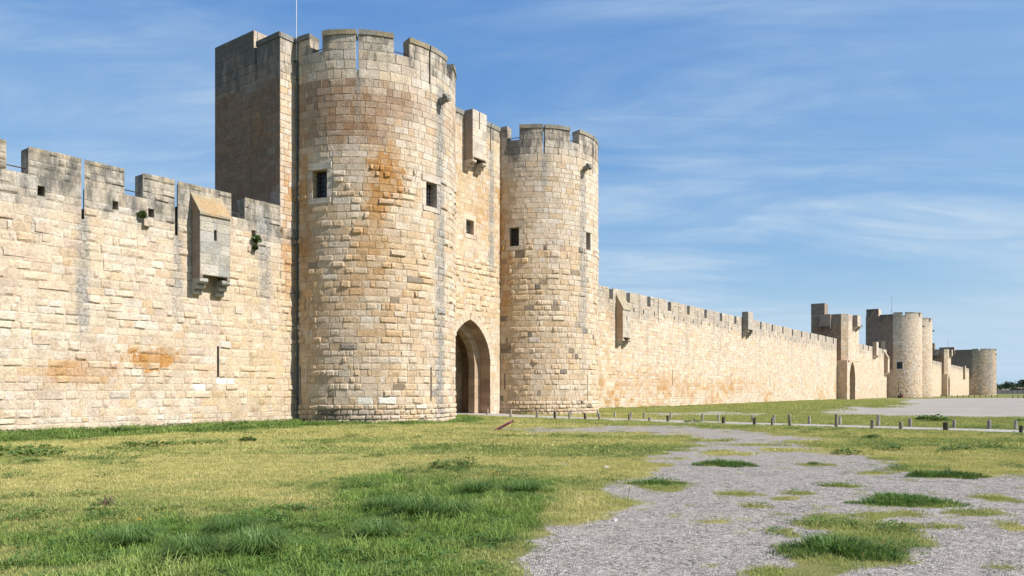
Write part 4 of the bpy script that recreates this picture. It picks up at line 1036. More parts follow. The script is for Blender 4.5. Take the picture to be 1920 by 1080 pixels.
ys = axis([(-6, 5, 1), (5, 20, .16), (20, 60, .4), (60, 190, 1.6)]); ys = np.r_[[-y for y in geo(6, 400, 2)][::-1], ys, geo(190, 4500, 3)]
GX, GY = np.meshgrid(xs, ys, indexing='ij'); GZ = gz(GX.ravel(), GY.ravel())
g_, p_, l_ = masks(GX.ravel(), GY.ravel()); ny = len(ys)
ii = np.arange((len(xs)-1)*(ny-1)); i0 = ii//(ny-1); j0 = ii % (ny-1); a0 = i0*ny+j0
gm, n = newmat('ground_cover')
pos = n.n('ShaderNodeNewGeometry').outputs['Position']
atn = n.n('ShaderNodeAttribute', attribute_name='Col'); sp = n.n('ShaderNodeSeparateColor', {'Color': atn.outputs['Color']})
nf = n.noise(pos, 7, 6, .7); nm = n.noise(pos, 1.3, 5, .6); nfi = n.noise(pos, 38, 4, .7); nb = n.noise(pos, .22, 4, .6)
gr = n.ramp(n.math('ADD', sp.outputs[0], n.math('MULTIPLY', n.math('SUBTRACT', nf, .5), 1.5)), .30, .70)
plz = n.ramp(n.math('ADD', sp.outputs[1], n.math('MULTIPLY', n.math('SUBTRACT', nm, .5), .7)), .38, .62)
lu = n.math('ADD', sp.outputs[2], n.math('MULTIPLY', n.math('SUBTRACT', nf, .5), .7), clamp=True)
dry = n.mix(n.ramp(nm, .35, .65), (.34, .285, .12), (.23, .23, .075)); dry = n.mix(n.ramp(nfi, .35, .7), n.mix(1.0, dry, (.62, .62, .6), 'MULTIPLY'), n.mix(1.0, dry, (1.2, 1.18, 1.15), 'MULTIPLY'))
grn = n.mix(n.ramp(nf, .3, .7), (.045, .085, .018), (.085, .125, .03)); grn = n.mix(n.ramp(nfi, .35, .7), n.mix(1.0, grn, (.6, .6, .6), 'MULTIPLY'), grn)
soil = n.mix(lu, dry, grn)
vor = n.n('ShaderNodeTexVoronoi', {'Vector': pos, 'Scale': 58.0, 'Randomness': 1.0}); vc = n.n('ShaderNodeSeparateColor', {'Color': vor.outputs['Color']}).outputs[0]
vor2 = n.n('ShaderNodeTexVoronoi', {'Vector': pos, 'Scale': 26.0, 'Randomness': 1.0}); vc2 = n.n('ShaderNodeSeparateColor', {'Color': vor2.outputs['Color']}).outputs[1]
grc = n.mix(n.ramp(vc, 0, 1), (.165, .145, .13), (.50, .45, .40)); grc = n.mix(n.ramp(vc2, .75, .95, 0, .8), grc, (.10, .095, .095)); grc = n.mix(n.ramp(vc2, .0, .14, .75, 0), grc, (.58, .55, .52))
grc = n.mix(n.ramp(nm, .3, .7, .0, .35), grc, (.40, .345, .29))
snd = n.mix(n.ramp(nm, .3, .7), (.31, .27, .235), (.365, .325, .29)); trk = n.noise(n.mapping(pos, scale=(.05, .5, 1), rot=(0, 0, R(-38))), 1.6, 6, .65); snd = n.mix(n.ramp(trk, .46, .66, 0, .65), snd, (.235, .21, .185)); snd = n.mix(n.ramp(nb, .4, .62, 0, .6), snd, (.25, .23, .195)); snd = n.mix(n.ramp(nfi, .3, .75, .0, .35), snd, (.25, .23, .21))
c = n.mix(gr, soil, grc); c = n.mix(plz, c, snd)
hh_ = n.math('ADD', n.math('MULTIPLY', vor.outputs['Distance'], n.math('MULTIPLY', gr, -1.1)), n.math('MULTIPLY', nfi, .8))
finish(n, c, .95, n.n('ShaderNodeBump', {'Height': hh_, 'Strength': .8, 'Distance': .03}).outputs[0], .1)
ground = obj('ground', mesh_arr('ground', np.c_[GX.ravel(), GY.ravel(), GZ], np.c_[a0, a0+ny, a0+ny+1, a0+1], gm, np.c_[g_, p_, l_], smooth=True)); ground['kind'] = 'structure'
# path crossing the lawn from the gate
P0, P1 = np.array([-3.3, 48.6]), np.array([30.6, 21.6]); L_ = np.linalg.norm(P1-P0); e_ = (P1-P0)/L_; nn_ = np.array([-e_[1], e_[0]])
V = []; Q = []; nu_ = 90; nw = 8; prg = np.random.default_rng(9)
for i in range(nu_+1):
    t = L_*i/nu_; wd = 1.25+.9*math.exp(-t/2.2)+prg.uniform(-.08, .08)
    for j in range(nw+1):
        p = P0+e_*t+nn_*wd*(2*j/nw-1); V.append((p[0], p[1], float(gz(np.array([p[0]]), np.array([p[1]]))[0])+.018-(.03 if j in (0, nw) else 0)))
for i in range(nu_):
    for j in range(nw): a = i*(nw+1)+j; Q.append((a, a+nw+1, a+nw+2, a+1))
pmt, n = newmat('path_surface'); pos = n.n('ShaderNodeNewGeometry').outputs['Position']
c = n.mix(n.ramp(n.noise(pos, 1.1, 5, .6), .3, .7), (.30, .275, .255), (.37, .345, .325)); c = n.mix(n.ramp(n.noise(pos, 30, 4, .7), .4, .75, 0, .5), c, (.26, .24, .22))
finish(n, c, .9, n.n('ShaderNodeBump', {'Height': n.noise(pos, 40, 3), 'Strength': .3, 'Distance': .02}).outputs[0], .15)
pth = obj('path', mesh_arr('path', V, Q, pmt)); pth['kind'] = 'structure'
GZ1 = lambda x, y: float(gz(np.array([x], float), np.array([y], float))[0])

# ================================================================== wooden bollards along the path
wm, n = newmat('weathered_wood'); pos = n.n('ShaderNodeNewGeometry').outputs['Position']; oc = n.n('ShaderNodeObjectInfo').outputs['Color']
gsn = n.noise(n.mapping(pos, scale=(14, 14, 1.2)), 3, 5, .6)
c = n.mix(n.ramp(gsn, .3, .7), n.mix(1.0, oc, (.6, .6, .6), 'MULTIPLY'), n.mix(1.0, oc, (1.25, 1.22, 1.2), 'MULTIPLY')); c = n.mix(n.ramp(n.noise(pos, 5, 4), .55, .7, 0, .5), c, (.22, .2, .13))
finish(n, c, .9, n.n('ShaderNodeBump', {'Height': gsn, 'Strength': .6, 'Distance': .02}).outputs[0], .1)
brg = np.random.default_rng(77)
def post_mesh(nm, seg=14, rough=.06, flaw=.02):
    V = []; Q = []; lv = [(-.3, 1.0), (.02, 1.03), (.5, 1.0), (.93, .97), (1.0, .9)]
    for (z, r) in lv:
        for k in range(seg):
            an = 2*math.pi*k/seg; rr = .5*r*(1+brg.uniform(-rough, rough)); V.append((rr*math.cos(an), rr*math.sin(an), z+(brg.uniform(-flaw, flaw) if z > .9 else 0)))
    V.append((0, 0, .995)); c0 = len(V)-1
    for i in range(len(lv)-1):
        for k in range(seg): Q.append((i*seg+k, i*seg+(k+1) % seg, (i+1)*seg+(k+1) % seg, (i+1)*seg+k))
    b = (len(lv)-1)*seg
    for k in range(0, seg, 2): Q.append((c0, b+k, b+(k+1) % seg, b+(k+2) % seg))
    return mesh_arr(nm, V, Q, wm, smooth=False)
PM = [post_mesh('bollard', flaw=f) for f in (.01, .02, .02, .08)]
near = [(-1.5, 46.12, .37, .13), (-.07, 43.39, .43, .138), (1.4, 42.52, .43, .135), (2.37, 41.91, .43, .148), (3.18, 41.9, .36, .134), (3.97, 40.96, .38, .144), (4.69, 40.6, .36, .129), (6.16, 39.78, .37, .126), (7.11, 39.2, .22, .138), (7.96, 38.7, .33, .137), (9.21, 38.2, .22, .11), (10.23, 36.67, .33, .155), (11.35, 35.45, .34, .15), (11.8, 34.35, .38, .121), (12.45, 33.91, .55, .143), (14.13, 33.0, .6, .139), (14.97, 31.49, .41, .155), (16.02, 31.2, .34, .155), (17.25, 30.12, .36, .191), (19.21, 28.6, .3, .142)]
farb = [(1.72, 48.01, .38, .118), (3.62, 46.3, .41, .114), (5.12, 45.23, .37, .127), (6.0, 44.21, .36, .125), (6.86, 43.6, .37, .125), (7.48, 42.91, .35, .121), (8.75, 41.74, .39, .117), (10.2, 40.57, .38, .114), (10.86, 39.84, .36, .111), (12.31, 38.81, .34, .108), (13.15, 38.0, .37, .133), (14.48, 36.87, .38, .129), (15.56, 35.93, .38, .126), (16.81, 34.76, .48, .146), (17.92, 34.1, .37, .143), (19.23, 32.95, .35, .139), (20.16, 32.0, .37, .157), (20.98, 31.55, .37, .133)]
ORD = ['first', 'second', 'third', 'fourth', 'fifth', 'sixth', 'seventh', 'eighth', 'ninth', 'tenth', 'eleventh', 'twelfth', 'thirteenth', 'fourteenth', 'fifteenth', 'sixteenth', 'seventeenth', 'eighteenth', 'nineteenth', 'twentieth']
SPEC = {8: 'short stump of a', 10: 'very short broken', 11: 'dark', 12: 'dark split-topped', 14: 'tall tilted', 15: 'tallest', 18: 'thick dark', 19: 'dark leaning', 5: 'leaning dark', 16: 'pale leaning'}
TILT = {5: -.10, 14: -.07, 19: .10, 16: .06, 6: -.05}
for row, L in (('near', near), ('far', farb)):
    for i, (x, y, h, w) in enumerate(L):
        dark = row == 'near' and i in (3, 5, 11, 12, 18, 19, 9)
        cc = np.array((.10, .085, .065) if dark else ((.29, .255, .20) if row == 'near' else (.33, .31, .275)))*brg.uniform(.85, 1.15)
        nm = 'bollard'; spec = SPEC.get(i) if row == 'near' else ('taller' if i == 13 else None)
        o = obj(nm, PM[3] if i in (12, 10) and row == 'near' else PM[i % 3], None, (x, y, GZ1(x, y)), (cc[0], cc[1], cc[2], 1))
        o.scale = (w, w, h); o.rotation_euler = (brg.uniform(-.03, .03), TILT.get(i, brg.uniform(-.03, .03)) if row == 'near' else brg.uniform(-.03, .03), brg.uniform(0, 6))
        if row == 'near' and i in TILT: o.rotation_euler[2] = 0
        tag(o, f"{spec or ('weathered' if row == 'near' else 'pale grey')} wooden bollard, {ORD[i]} from the gate along the path's {row} edge", 'bollard', 'wooden bollards along the path')
for i in range(14):
    x, y = ((102.5+i*1.15, 181-.3*i) if i < 11 else (101.7+1.1*(i-11), 153.8))
    o = obj('bollard', PM[i % 3], None, (x, y, GZ1(x, y)-.02), (.1, .09, .08, 1)); o.scale = (.16, .16, .62)
    tag(o, 'tiny distant bollard on the far edge of the pale gravel lot' if i < 11 else 'tiny distant bollard on the grass at the far right', 'bollard', 'tiny distant bollards by the gravel lot' if i < 11 else 'tiny distant bollards on the grass')
# bent maroon post
mp = empty('bent_post', (-.66, 30.23, GZ1(-.66, 30.23)), 0, 'bent maroon metal post leaning low out of the grass before the gate', 'post')
m = MB(); m.tube([(-.12, 0, -.12), (.0, 0, .02), (.28, .03, .17), (.52, .06, .30), (.70, .08, .385)], .052, 10, (0, 0, 0)); m.build('post_tube', M_MAROON, mp, smooth=True)
m = MB(); m.tube([(.695, .08, .382), (.715, .083, .394)], .058, 10, (0, 0, 0)); m.build('end_cap', M_MAROON, mp)
# stones lying about
def rock(x, y, sx, sy, sz, col, label):
    V, Q = PROT["bossm"][int(brg.integers(10))]; 
    m = MB(); V2 = np.array([(v[0]*sx, -v[2]*sy, -v[1]*sz*.9) for v in V]); m.add(V2, Q, col)
    o = m.build('rock', M_STONE, None, (x, y, GZ1(x, y)-.0)); o.rotation_euler = (.1, .12, brg.uniform(0, 6)); tag(o, label, 'rock')
rock(2.0, 16.05, .13, .1, .06, (.5, .44, .38), 'small pale stone lying at the edge of the grass and gravel')
rock(1.3, 9.6, .07, .06, .035, (.45, .4, .36), 'pebble sized pale stone beside the gravel edge in front')
rock(12.4, 25.9, .16, .12, .07, (.42, .38, .34), 'grey stone half hidden in a weed on the right lawn')
# ================================================================== grass, weeds, gravel
def grass_mat(name, ramp_cols, spec=.25, trans=.25):
    m, n = newmat(name)
    rnd = n.n('ShaderNodeObjectInfo').outputs['Random']; isl = n.n('ShaderNodeNewGeometry').outputs['Random Per Island']
    lush = n.n('ShaderNodeAttribute', attribute_name='lush', attribute_type='INSTANCER').outputs['Fac']
    pos = n.n('ShaderNodeNewGeometry').outputs['Position']
    d0, d1, g0, g1 = ramp_cols
    dry = n.mix(isl, d0, d1); grn = n.mix(isl, g0, g1)
    patch = n.math('MULTIPLY', n.math('SUBTRACT', n.noise(pos, 1.6, 4, .6), .5), .9)
    c = n.mix(n.math('ADD', lush, patch, clamp=True), dry, grn)
    c = n.mix(1.0, c, n.n('ShaderNodeCombineColor', {0: n.ramp(rnd, 0, 1, .8, 1.15), 1: n.ramp(rnd, 0, 1, .82, 1.12), 2: n.ramp(rnd, 0, 1, .8, 1.2)}).outputs[0], 'MULTIPLY')
    b = n.n('ShaderNodeBsdfPrincipled', {'Base Color': c, 'Roughness': .5, 'Specular IOR Level': spec})
    t = n.n('ShaderNodeBsdfTranslucent', {'Color': n.mix(1.0, c, (1.0, 1.05, .55), 'MULTIPLY')})
    mx = n.n('ShaderNodeMixShader', {0: trans, 1: b.outputs[0], 2: t.outputs[0]}); n.n('ShaderNodeOutputMaterial', {'Surface': mx.outputs[0]})
    return m
M_GRASS = grass_mat('grass_blades', ((.58, .50, .215), (.40, .395, .12), (.095, .185, .033), (.26, .37, .08)))
M_WEED = grass_mat('weed_leaves', ((.12, .19, .045), (.075, .14, .03), (.045, .115, .02), (.09, .17, .035)), .3, .25)
vrg = np.random.default_rng(123)
def blades(n_, rad, h0, h1, wid, bend=.5, square=False):
    V = []; Q = []; 
    for i in range(n_):
        if square: bx, by = vrg.uniform(-rad, rad, 2)
        else:
            rr = rad*math.sqrt(vrg.random()); an = vrg.uniform(0, 6.283); bx, by = rr*math.cos(an), rr*math.sin(an)
        h = vrg.uniform(h0, h1); az = vrg.uniform(0, 6.283); ln = vrg.uniform(.1, bend)*h*1.3; dx, dy = math.cos(az)*ln, math.sin(az)*ln
        fa = vrg.uniform(0, 6.283); wx, wy = math.cos(fa)*wid*.5, math.sin(fa)*wid*.5; k = len(V)
        V += [(bx-wx, by-wy, -.01), (bx+wx, by+wy, -.01), (bx+dx*.35+wx*.8, by+dy*.35+wy*.8, h*.6), (bx+dx*.35-wx*.8, by+dy*.35-wy*.8, h*.6), (bx+dx+wx*.15, by+dy+wy*.15, h*(1-.35*ln/h)), (bx+dx-wx*.15, by+dy-wy*.15, h*(1-.35*ln/h))]
        Q += [(k, k+1, k+2, k+3), (k+3, k+2, k+4, k+5)]
    return V, Q
def leaves(n_, rad, h, size, V=None, Q=None):
    V = V or []; Q = Q or []
    for i in range(n_):
        rr = rad*math.sqrt(vrg.random()); an = vrg.uniform(0, 6.283); bx, by = rr*math.cos(an), rr*math.sin(an)
        z = h*(1-(rr/rad)**2*.75)*vrg.uniform(.3, 1.0); s = size*vrg.uniform(.6, 1.3); az = an+vrg.uniform(-1, 1); t = vrg.uniform(-.3, .9)
        ux, uy, uz = math.cos(az)*math.cos(t)*s, math.sin(az)*math.cos(t)*s, math.sin(t)*s; vx, vy = -math.sin(az)*s*.38, math.cos(az)*s*.38; k = len(V)
        V += [(bx, by, z), (bx+ux*.5+vx, by+uy*.5+vy, z+uz*.6), (bx+ux, by+uy, z+uz*.7), (bx+ux*.5-vx, by+uy*.5-vy, z+uz*.6)]; Q += [(k, k+1, k+2, k+3)]
    return V, Q
def srccol(name, meshes):
    c = bpy.data.collections.new(name)
    for i, m in enumerate(meshes): o = bpy.data.objects.new(f'{name}_{i}', m); c.objects.link(o)
    return c
def scatter(name, col, pts, scl, lush, kind='stuff'):
    """real instanced plants / pebbles, placed by geometry nodes on the points given"""
    m = bpy.data.meshes.new(name); m.vertices.add(len(pts)); m.vertices.foreach_set('co', np.asarray(pts, np.float32).ravel())
    rot = np.zeros((len(pts), 3), np.float32); rot[:, 2] = vrg.uniform(0, 6.283, len(pts)); rot[:, 0] = vrg.uniform(-.08, .08, len(pts))
    for nm, ty, arr in (('rot', 'FLOAT_VECTOR', rot), ('scl', 'FLOAT', scl), ('lush', 'FLOAT', lush)):
        a = m.attributes.new(nm, ty, 'POINT'); a.data.foreach_set('vector' if ty == 'FLOAT_VECTOR' else 'value', np.asarray(arr, np.float32).ravel())
    o = bpy.data.objects.new(name, m); C.objects.link(o); o['kind'] = kind
    t = bpy.data.node_groups.new(name, 'GeometryNodeTree'); t.interface.new_socket('Geometry', in_out='INPUT', socket_type='NodeSocketGeometry'); t.interface.new_socket('Geometry', in_out='OUTPUT', socket_type='NodeSocketGeometry')
    gi = t.nodes.new('NodeGroupInput'); go = t.nodes.new('NodeGroupOutput'); ip = t.nodes.new('GeometryNodeInstanceOnPoints'); ci = t.nodes.new('GeometryNodeCollectionInfo')
    ci.inputs['Collection'].default_value = col; ci.inputs['Separate Children'].default_value = True; ci.inputs['Reset Children'].default_value = True
    def na(nm, ty): nd = t.nodes.new('GeometryNodeInputNamedAttribute'); nd.data_type = ty; nd.inputs['Name'].default_value = nm; return nd.outputs['Attribute']
    ri = t.nodes.new('FunctionNodeRandomValue'); ri.data_type = 'INT'; ri.inputs[4].default_value = 0; ri.inputs[5].default_value = len(col.objects)-1; ri.inputs['Seed'].default_value = 3
    L = t.links.new
    L(gi.outputs[0], ip.inputs['Points']); L(ci.outputs[0], ip.inputs['Instance']); ip.inputs['Pick Instance'].default_value = True; L(ri.outputs[2], ip.inputs['Instance Index'])
    rv = na('rot', 'FLOAT_VECTOR'); e2r = t.nodes.new('FunctionNodeEulerToRotation'); L(rv, e2r.inputs[0]); L(e2r.outputs[0], ip.inputs['Rotation']); L(na('scl', 'FLOAT'), ip.inputs['Scale']); L(ip.outputs[0], go.inputs[0])
    md = o.modifiers.new('scatter', 'NODES'); md.node_group = t
    return o
def gm_(nm, vq, mat): return mesh_arr(nm, vq[0], vq[1], mat)
LAWN = srccol('lawn_patch', [gm_('lawn_patch', blades(70, .17, .02, .055, .006, .9), M_GRASS) for _ in range(4)])
LAWN2 = srccol('lawn_patch_wide', [gm_('lawn_patch_wide', blades(110, .45, .03, .075, .013, .9), M_GRASS) for _ in range(4)])
LUSH = srccol('lush_tuft', [gm_('lush_tuft', blades(60, .16, .05, .15, .007, 1.1), M_GRASS) for _ in range(4)]+[gm_('lush_tuft_b', blades(46, .13, .08, .2, .006, 1.2), M_GRASS) for _ in range(2)])
LUSH2 = srccol('lush_tuft_wide', [gm_('lush_tuft_wide', blades(80, .35, .08, .22, .016, .9), M_GRASS) for _ in range(3)]+[gm_('lush_leafy', leaves(70, .35, .2, .07), M_WEED) for _ in range(2)])
WEEDC = srccol('clover_patch', [gm_('clover_patch', leaves(60, .18, .07, .035), M_WEED) for _ in range(3)])
pebm, n = newmat('pebble'); rnd = n.n('ShaderNodeNewGeometry').outputs['Random Per Island']
finish(n, n.mix(n.ramp(n.n('ShaderNodeTexWhiteNoise', {'W': rnd}, noise_dimensions='1D').outputs[0], 0, 1), (.14, .125, .115), (.55, .50, .455)), .85, None, .2)
def pebbles(n_, rad, s0, s1):
    V = []; Q = []
    for i in range(n_):
        x, y = vrg.uniform(-rad, rad, 2); s = vrg.uniform(s0, s1); k = len(V)
        for z, r in ((-.2, .8), (.45, 1.0), (.9, .5)):
            a0_ = vrg.uniform(0, 1.5)
            for q_ in range(4): V.append((x+r*s*math.cos(a0_+q_*1.571)*vrg.uniform(.7, 1.2), y+r*s*math.sin(a0_+q_*1.571)*vrg.uniform(.7, 1.2), z*s*vrg.uniform(.6, 1)))
        for L2 in (0, 4):
            for q_ in range(4): Q.append((k+L2+q_, k+L2+(q_+1) % 4, k+L2+4+(q_+1) % 4, k+L2+4+q_))
        Q.append((k+8, k+9, k+10, k+11))
    return V, Q
PEB = srccol('pebble_patch', [gm_('pebble_patch', pebbles(90, .22, .005, .014), pebm) for _ in range(4)])
def sample(n_, y0, y1, pad=2.5):
    """points on the ground spread evenly over the strip in front, y0..y1 from the viewer"""
    w1 = y1*.70+pad; x = vrg.uniform(-w1, w1, n_*3); y = vrg.uniform(y0, y1, n_*3); k = np.abs(x) < y*.70+pad; return x[k], y[k]
def area(y0, y1, pad=2.5): return (y1-y0)*((y0+y1)*.70+2*pad)
def inside_walls(x, y):
    s, q = sq(x, y); r1 = np.hypot(x-O0[0], y-O0[1]); b = O0+15.4*dS; r2 = np.hypot(x-b[0], y-b[1])
    return (q < -.12) & (s < 18) | (q < -1.35) | (r1 < T1R+.06) | (r2 < T2R+.06)
def zone(name, col, y0, y1, dens, keep, sc, lushf=None, pad=2.5):
    n0 = int(area(y0, y1, pad)*dens); x, y = sample(n0, y0, y1, pad)
    if len(x) > n0: x, y = x[:n0], y[:n0]
    g, p, l = masks(x, y); pth_ = sdist(x, y, POLY['path'])
    pr = keep(x, y, g, p, l)*(pth_ < -.15)*(~inside_walls(x, y))
    k = vrg.random(len(x)) < pr; x, y, g, l = x[k], y[k], g[k], l[k]
    z = gz(x, y); s = vrg.uniform(sc[0], sc[1], len(x))*(.55+.45*(1-g))*(1 if col is not LUSH else (.35+1.5*fbm(x*1.3, y*1.3, 353)**1.5))
    return scatter(name, col, np.c_[x, y, z], s, l if lushf is None else lushf(x, y, l))
lawnk = lambda x, y, g, p, l: np.maximum(np.clip(1-1.1*g, 0.0, 1)**1.2, .10*sstep(fbm(x*2.1, y*2.1, 351), .54, .68))*(1-p)*(1-.5*sstep(l, .7, .95))
zone('lawn_grass', LAWN, 4.5, 19, 34, lawnk, (.75, 1.25))
zone('lawn_grass_middle', LAWN2, 19, 34, 9, lawnk, (.8, 1.2))
zone('lawn_grass_rear', LAWN2, 34, 62, 3.6, lawnk, (.9, 1.5))
lk2 = lambda x, y, g, p, l: sstep(l, .55, .95)*(1-g)*(1-p)*sstep(fbm(x*1.1, y*1.1, 333)+.25*l, .34, .62)
zone('lawn_grass_far', LAWN2, 62, 125, .9, lawnk, (1.4, 2.6), pad=-8)
zone('tall_grass', LUSH, 4.5, 19, 26, lk2, (.55, 1.25), lambda x, y, l: np.clip(.55+.5*fbm(x*1.4, y*1.4, 335)+.1*l, 0, 1.2))
zone('tall_grass_by_walls', LUSH2, 19, 62, 6, lambda x, y, g, p, l: sstep(l, .6, .9)*(1-.6*g)*(1-p), (.5, 1.2))
zone('clover', WEEDC, 4.5, 34, 11, lambda x, y, g, p, l: (1-g)*(1-p)*sstep(fbm(x*.9, y*.9, 337)+.2*l, .54, .66)*(.4+.6*l), (.6, 1.4), lambda x, y, l: .5+.4*vrg.random(len(x)))
zone('gravel', PEB, 5.5, 17, 9, lambda x, y, g, p, l: sstep(g, .35, .8), (.7, 1.3))
# foot of the long right wall: ragged fringe of grass
fx = []; 
for s_ in np.arange(20, 108, .16):
    q_ = -1.3+abs(vrg.normal(0, .28)); x, y = Wp(s_+vrg.uniform(-.1, .1), q_); fx.append((x, y, GZ1(x, y)))
fx = np.array(fx); scatter('wall_foot_grass', LUSH2, fx, vrg.uniform(.35, 1.1, len(fx))*(.4+fbm(fx[:, 0]*.6, fx[:, 1]*.6, 339)), np.full(len(fx), .75))
M_CLUMP = grass_mat('clump_blades', ((.07, .14, .03), (.17, .26, .07), (.06, .125, .028), (.15, .23, .07)), .3, .35)
# dense grass clumps standing in the gravel, each a thing
CLAB = ['dark green grass clump in the gravel, nearest the path', 'long dark grass clump at the gravel edge near the right lawn', 'dark grass clump with dry left side amid the gravel on the right', 'largest grass clump in the gravel, nearest the viewer', 'tiny dark grass tuft on the gravel beyond the other clumps', 'low flat grass clump on the gravel at the left lawn edge']
for (cx, cy, rx, ry, h), lab in zip(CL, CLAB):
    V = []; Q = []; nb_ = int(1900*rx*ry/.25)
    for i in range(max(nb_, 120)):
        rr = vrg.random()**.62*(1.0 if vrg.random() < .93 else vrg.uniform(1.0, 1.45)); an = vrg.uniform(0, 6.283); lob = 1+.26*math.sin(3*an+cx*5)+.18*math.sin(5*an+cy)+.12*math.sin(9*an+cx*3); bx, by = rx*rr*lob*math.cos(an), ry*rr*lob*math.sin(an)
        hh2 = h*max(.22, 1.05-.8*rr*rr)*vrg.uniform(.4, 1.35)*(.35+1.25*fbm(np.array([cx+bx*2.3]), np.array([cy+by*2.3]), 341)[0]); az = an+vrg.uniform(-1.1, 1.1); ln = hh2*vrg.uniform(.3, 1.5); dx, dy = math.cos(az)*ln, math.sin(az)*ln
        fa = vrg.uniform(0, 6.283); wd = .0045*(1+cy*.03); wx, wy = math.cos(fa)*wd, math.sin(fa)*wd; k = len(V)
        V += [(bx-wx, by-wy, -.02), (bx+wx, by+wy, -.02), (bx+dx*.35+wx*.8, by+dy*.35+wy*.8, hh2*.62), (bx+dx*.35-wx*.8, by+dy*.35-wy*.8, hh2*.62), (bx+dx+wx*.2, by+dy+wy*.2, hh2*(1-.32*ln/hh2)), (bx+dx-wx*.2, by+dy-wy*.2, hh2*(1-.32*ln/hh2))]; Q += [(k, k+1, k+2, k+3), (k+3, k+2, k+4, k+5)]
    o = obj('grass_clump', mesh_arr('grass_clump', V, Q, None), None, (cx, cy, GZ1(cx, cy)))
    tag(o, lab, 'grass clump', 'grass clumps in the gravel')
    o.data.materials.append(M_CLUMP)
def tussock(x, y, r0, h, n_, lab):
    V = []; Q = []
    for i in range(n_):
        rr = r0*.5*math.sqrt(vrg.random()); an = vrg.uniform(0, 6.283); bx, by = rr*math.cos(an), rr*math.sin(an); az = an+vrg.uniform(-.9, .9); hh2 = h*vrg.uniform(.55, 1.15); ln = r0*vrg.uniform(.35, 1.15)
        fa = az+1.57; wd = vrg.uniform(.003, .0055); wx, wy = math.cos(fa)*wd, math.sin(fa)*wd; pts = [(0, -.01), (.3, .62), (.65, .95), (1.0, .72)]; k = len(V)
        for j, (t, zz2) in enumerate(pts): f = 1-.27*j; V += [(bx+math.cos(az)*ln*t-wx*f, by+math.sin(az)*ln*t-wy*f, hh2*zz2), (bx+math.cos(az)*ln*t+wx*f, by+math.sin(az)*ln*t+wy*f, hh2*zz2)]
        for j in range(3): Q.append((k+2*j, k+2*j+1, k+2*j+3, k+2*j+2))
    o = obj('grass_tussock', mesh_arr('grass_tussock', V, Q, M_TUS), None, (x, y, GZ1(x, y))); tag(o, lab, 'grass tussock', 'grass tussocks in the tall grass')
M_TUS = grass_mat('tussock_blades', ((.075, .15, .035), (.18, .27, .08), (.065, .135, .032), (.16, .24, .07)), .3, .35)
for (x, y, r0, h, n_, lab) in ((-1.25, 10.15, .36, .24, 620, 'big arching blue green tussock amid the tall grass, right of its smaller neighbour'), (-.75, 9.95, .30, .20, 460, 'drooping blue green tussock at the right end of the tall grass'), (-1.8, 10.6, .28, .18, 380, 'dark small tussock left of the big arching one'), (-.55, 12.1, .34, .2, 420, 'wide tussock behind the others near two yellow flowers'), (.25, 12.3, .36, .17, 420, 'low spreading tussock at the far right tip of the tall grass'),
                               (-3.1, 7.35, .30, .24, 620, 'spiky dark tussock nearest the viewer at the bottom edge'), (-2.55, 7.6, .34, .26, 700, 'tall silvery tussock beside the spiky dark one'), (-4.1, 8.1, .32, .2, 480, 'flattened tussock at the lower left among broad leaves'), (-3.3, 8.9, .34, .18, 460, 'loose tussock in the middle of the left tall grass'), (-1.5, 8.6, .3, .2, 420, 'olive tussock between the silvery one and the big arching one')): tussock(x, y, r0, h, n_, lab)
def weed(x, y, rad, h, size, n_, lab, z=None, cat='weed', mat=None, stalks=0):
    r = empty('weed', (x, y, GZ1(x, y) if z is None else z), vrg.uniform(0, 6), lab, cat)
    V, Q = leaves(n_, rad, h, size); o = obj('leaves', mesh_arr('leaves', V, Q, mat or M_WEED), r)
    if stalks:
        V, Q = blades(stalks, rad*.6, h*.8, h*1.5, .008, .5); obj('stems', mesh_arr('stems', V, Q, M_STALK), r)
    return r
M_STALK = simple('dry_stalks', (.16, .10, .075), .9, .2, 20)
M_PLANT = grass_mat('wall_plant_leaves', ((.05, .085, .02), (.09, .13, .035), (.04, .075, .02), (.08, .12, .03)), .2, .1)
weed(-8.25, 23.67, .26, .17, .10, 160, 'dark rosette weed on the lawn below the projecting stone box')
weed(-1.5, 15.94, .22, .22, .075, 150, 'leafy green weed in mid lawn, left of its pair'); weed(-.95, 16.1, .2, .27, .07, 150, 'leafy green weed in mid lawn, right of its pair')
weed(22.09, 39.71, .75, .34, .2, 300, 'dark leafy bush on the grass between path and gravel lot')
weed(26.4, 38.6, .6, .22, .18, 200, 'low leafy weed at the right end of the path by the gravel lot')
weed(12.24, 25.75, .3, .14, .09, 120, 'small grey green weed alone on the right lawn', stalks=8)
weed(-14.0, 27.2, .5, .28, .12, 260, 'broad leafy weed against the grass strip under the left wall')
weed(-11.98, 18.9, .7, .12, .11, 240, 'spreading low weed at the left edge of the lawn'); weed(-13.2, 20.4, .9, .12, .11, 260, 'wide ground hugging weed behind the left lawn edge')
weed(-10.4, 21.9, .8, .10, .12, 240, 'low weed patch left of the dark rosette'); weed(-9.5, 22.9, .9, .10, .11, 240, 'long low weed patch nearest the dark rosette')
weed(-11.2, 22.2, .35, .09, .1, 110, 'small low weed on the dry lawn at left')
weed(-5.76, 10.75, .20, .14, .05, 90, 'brownish weed with dry stalks on the near left lawn', stalks=50)
weed(9.11, 38.1, .5, .13, .12, 130, 'green weed round the foot of the very short broken bollard')
weed(-1.15, 49.8, .38, .34, .12, 180, 'green weed at the right foot of the gate arch')
weed(.7, 47.0, .4, .22, .1, 120, 'weed at the left foot of the second round tower')
weed(11.4, 30.9, .3, .08, .1, 70, 'tiny weed flat in the sparse gravel by the bollards')
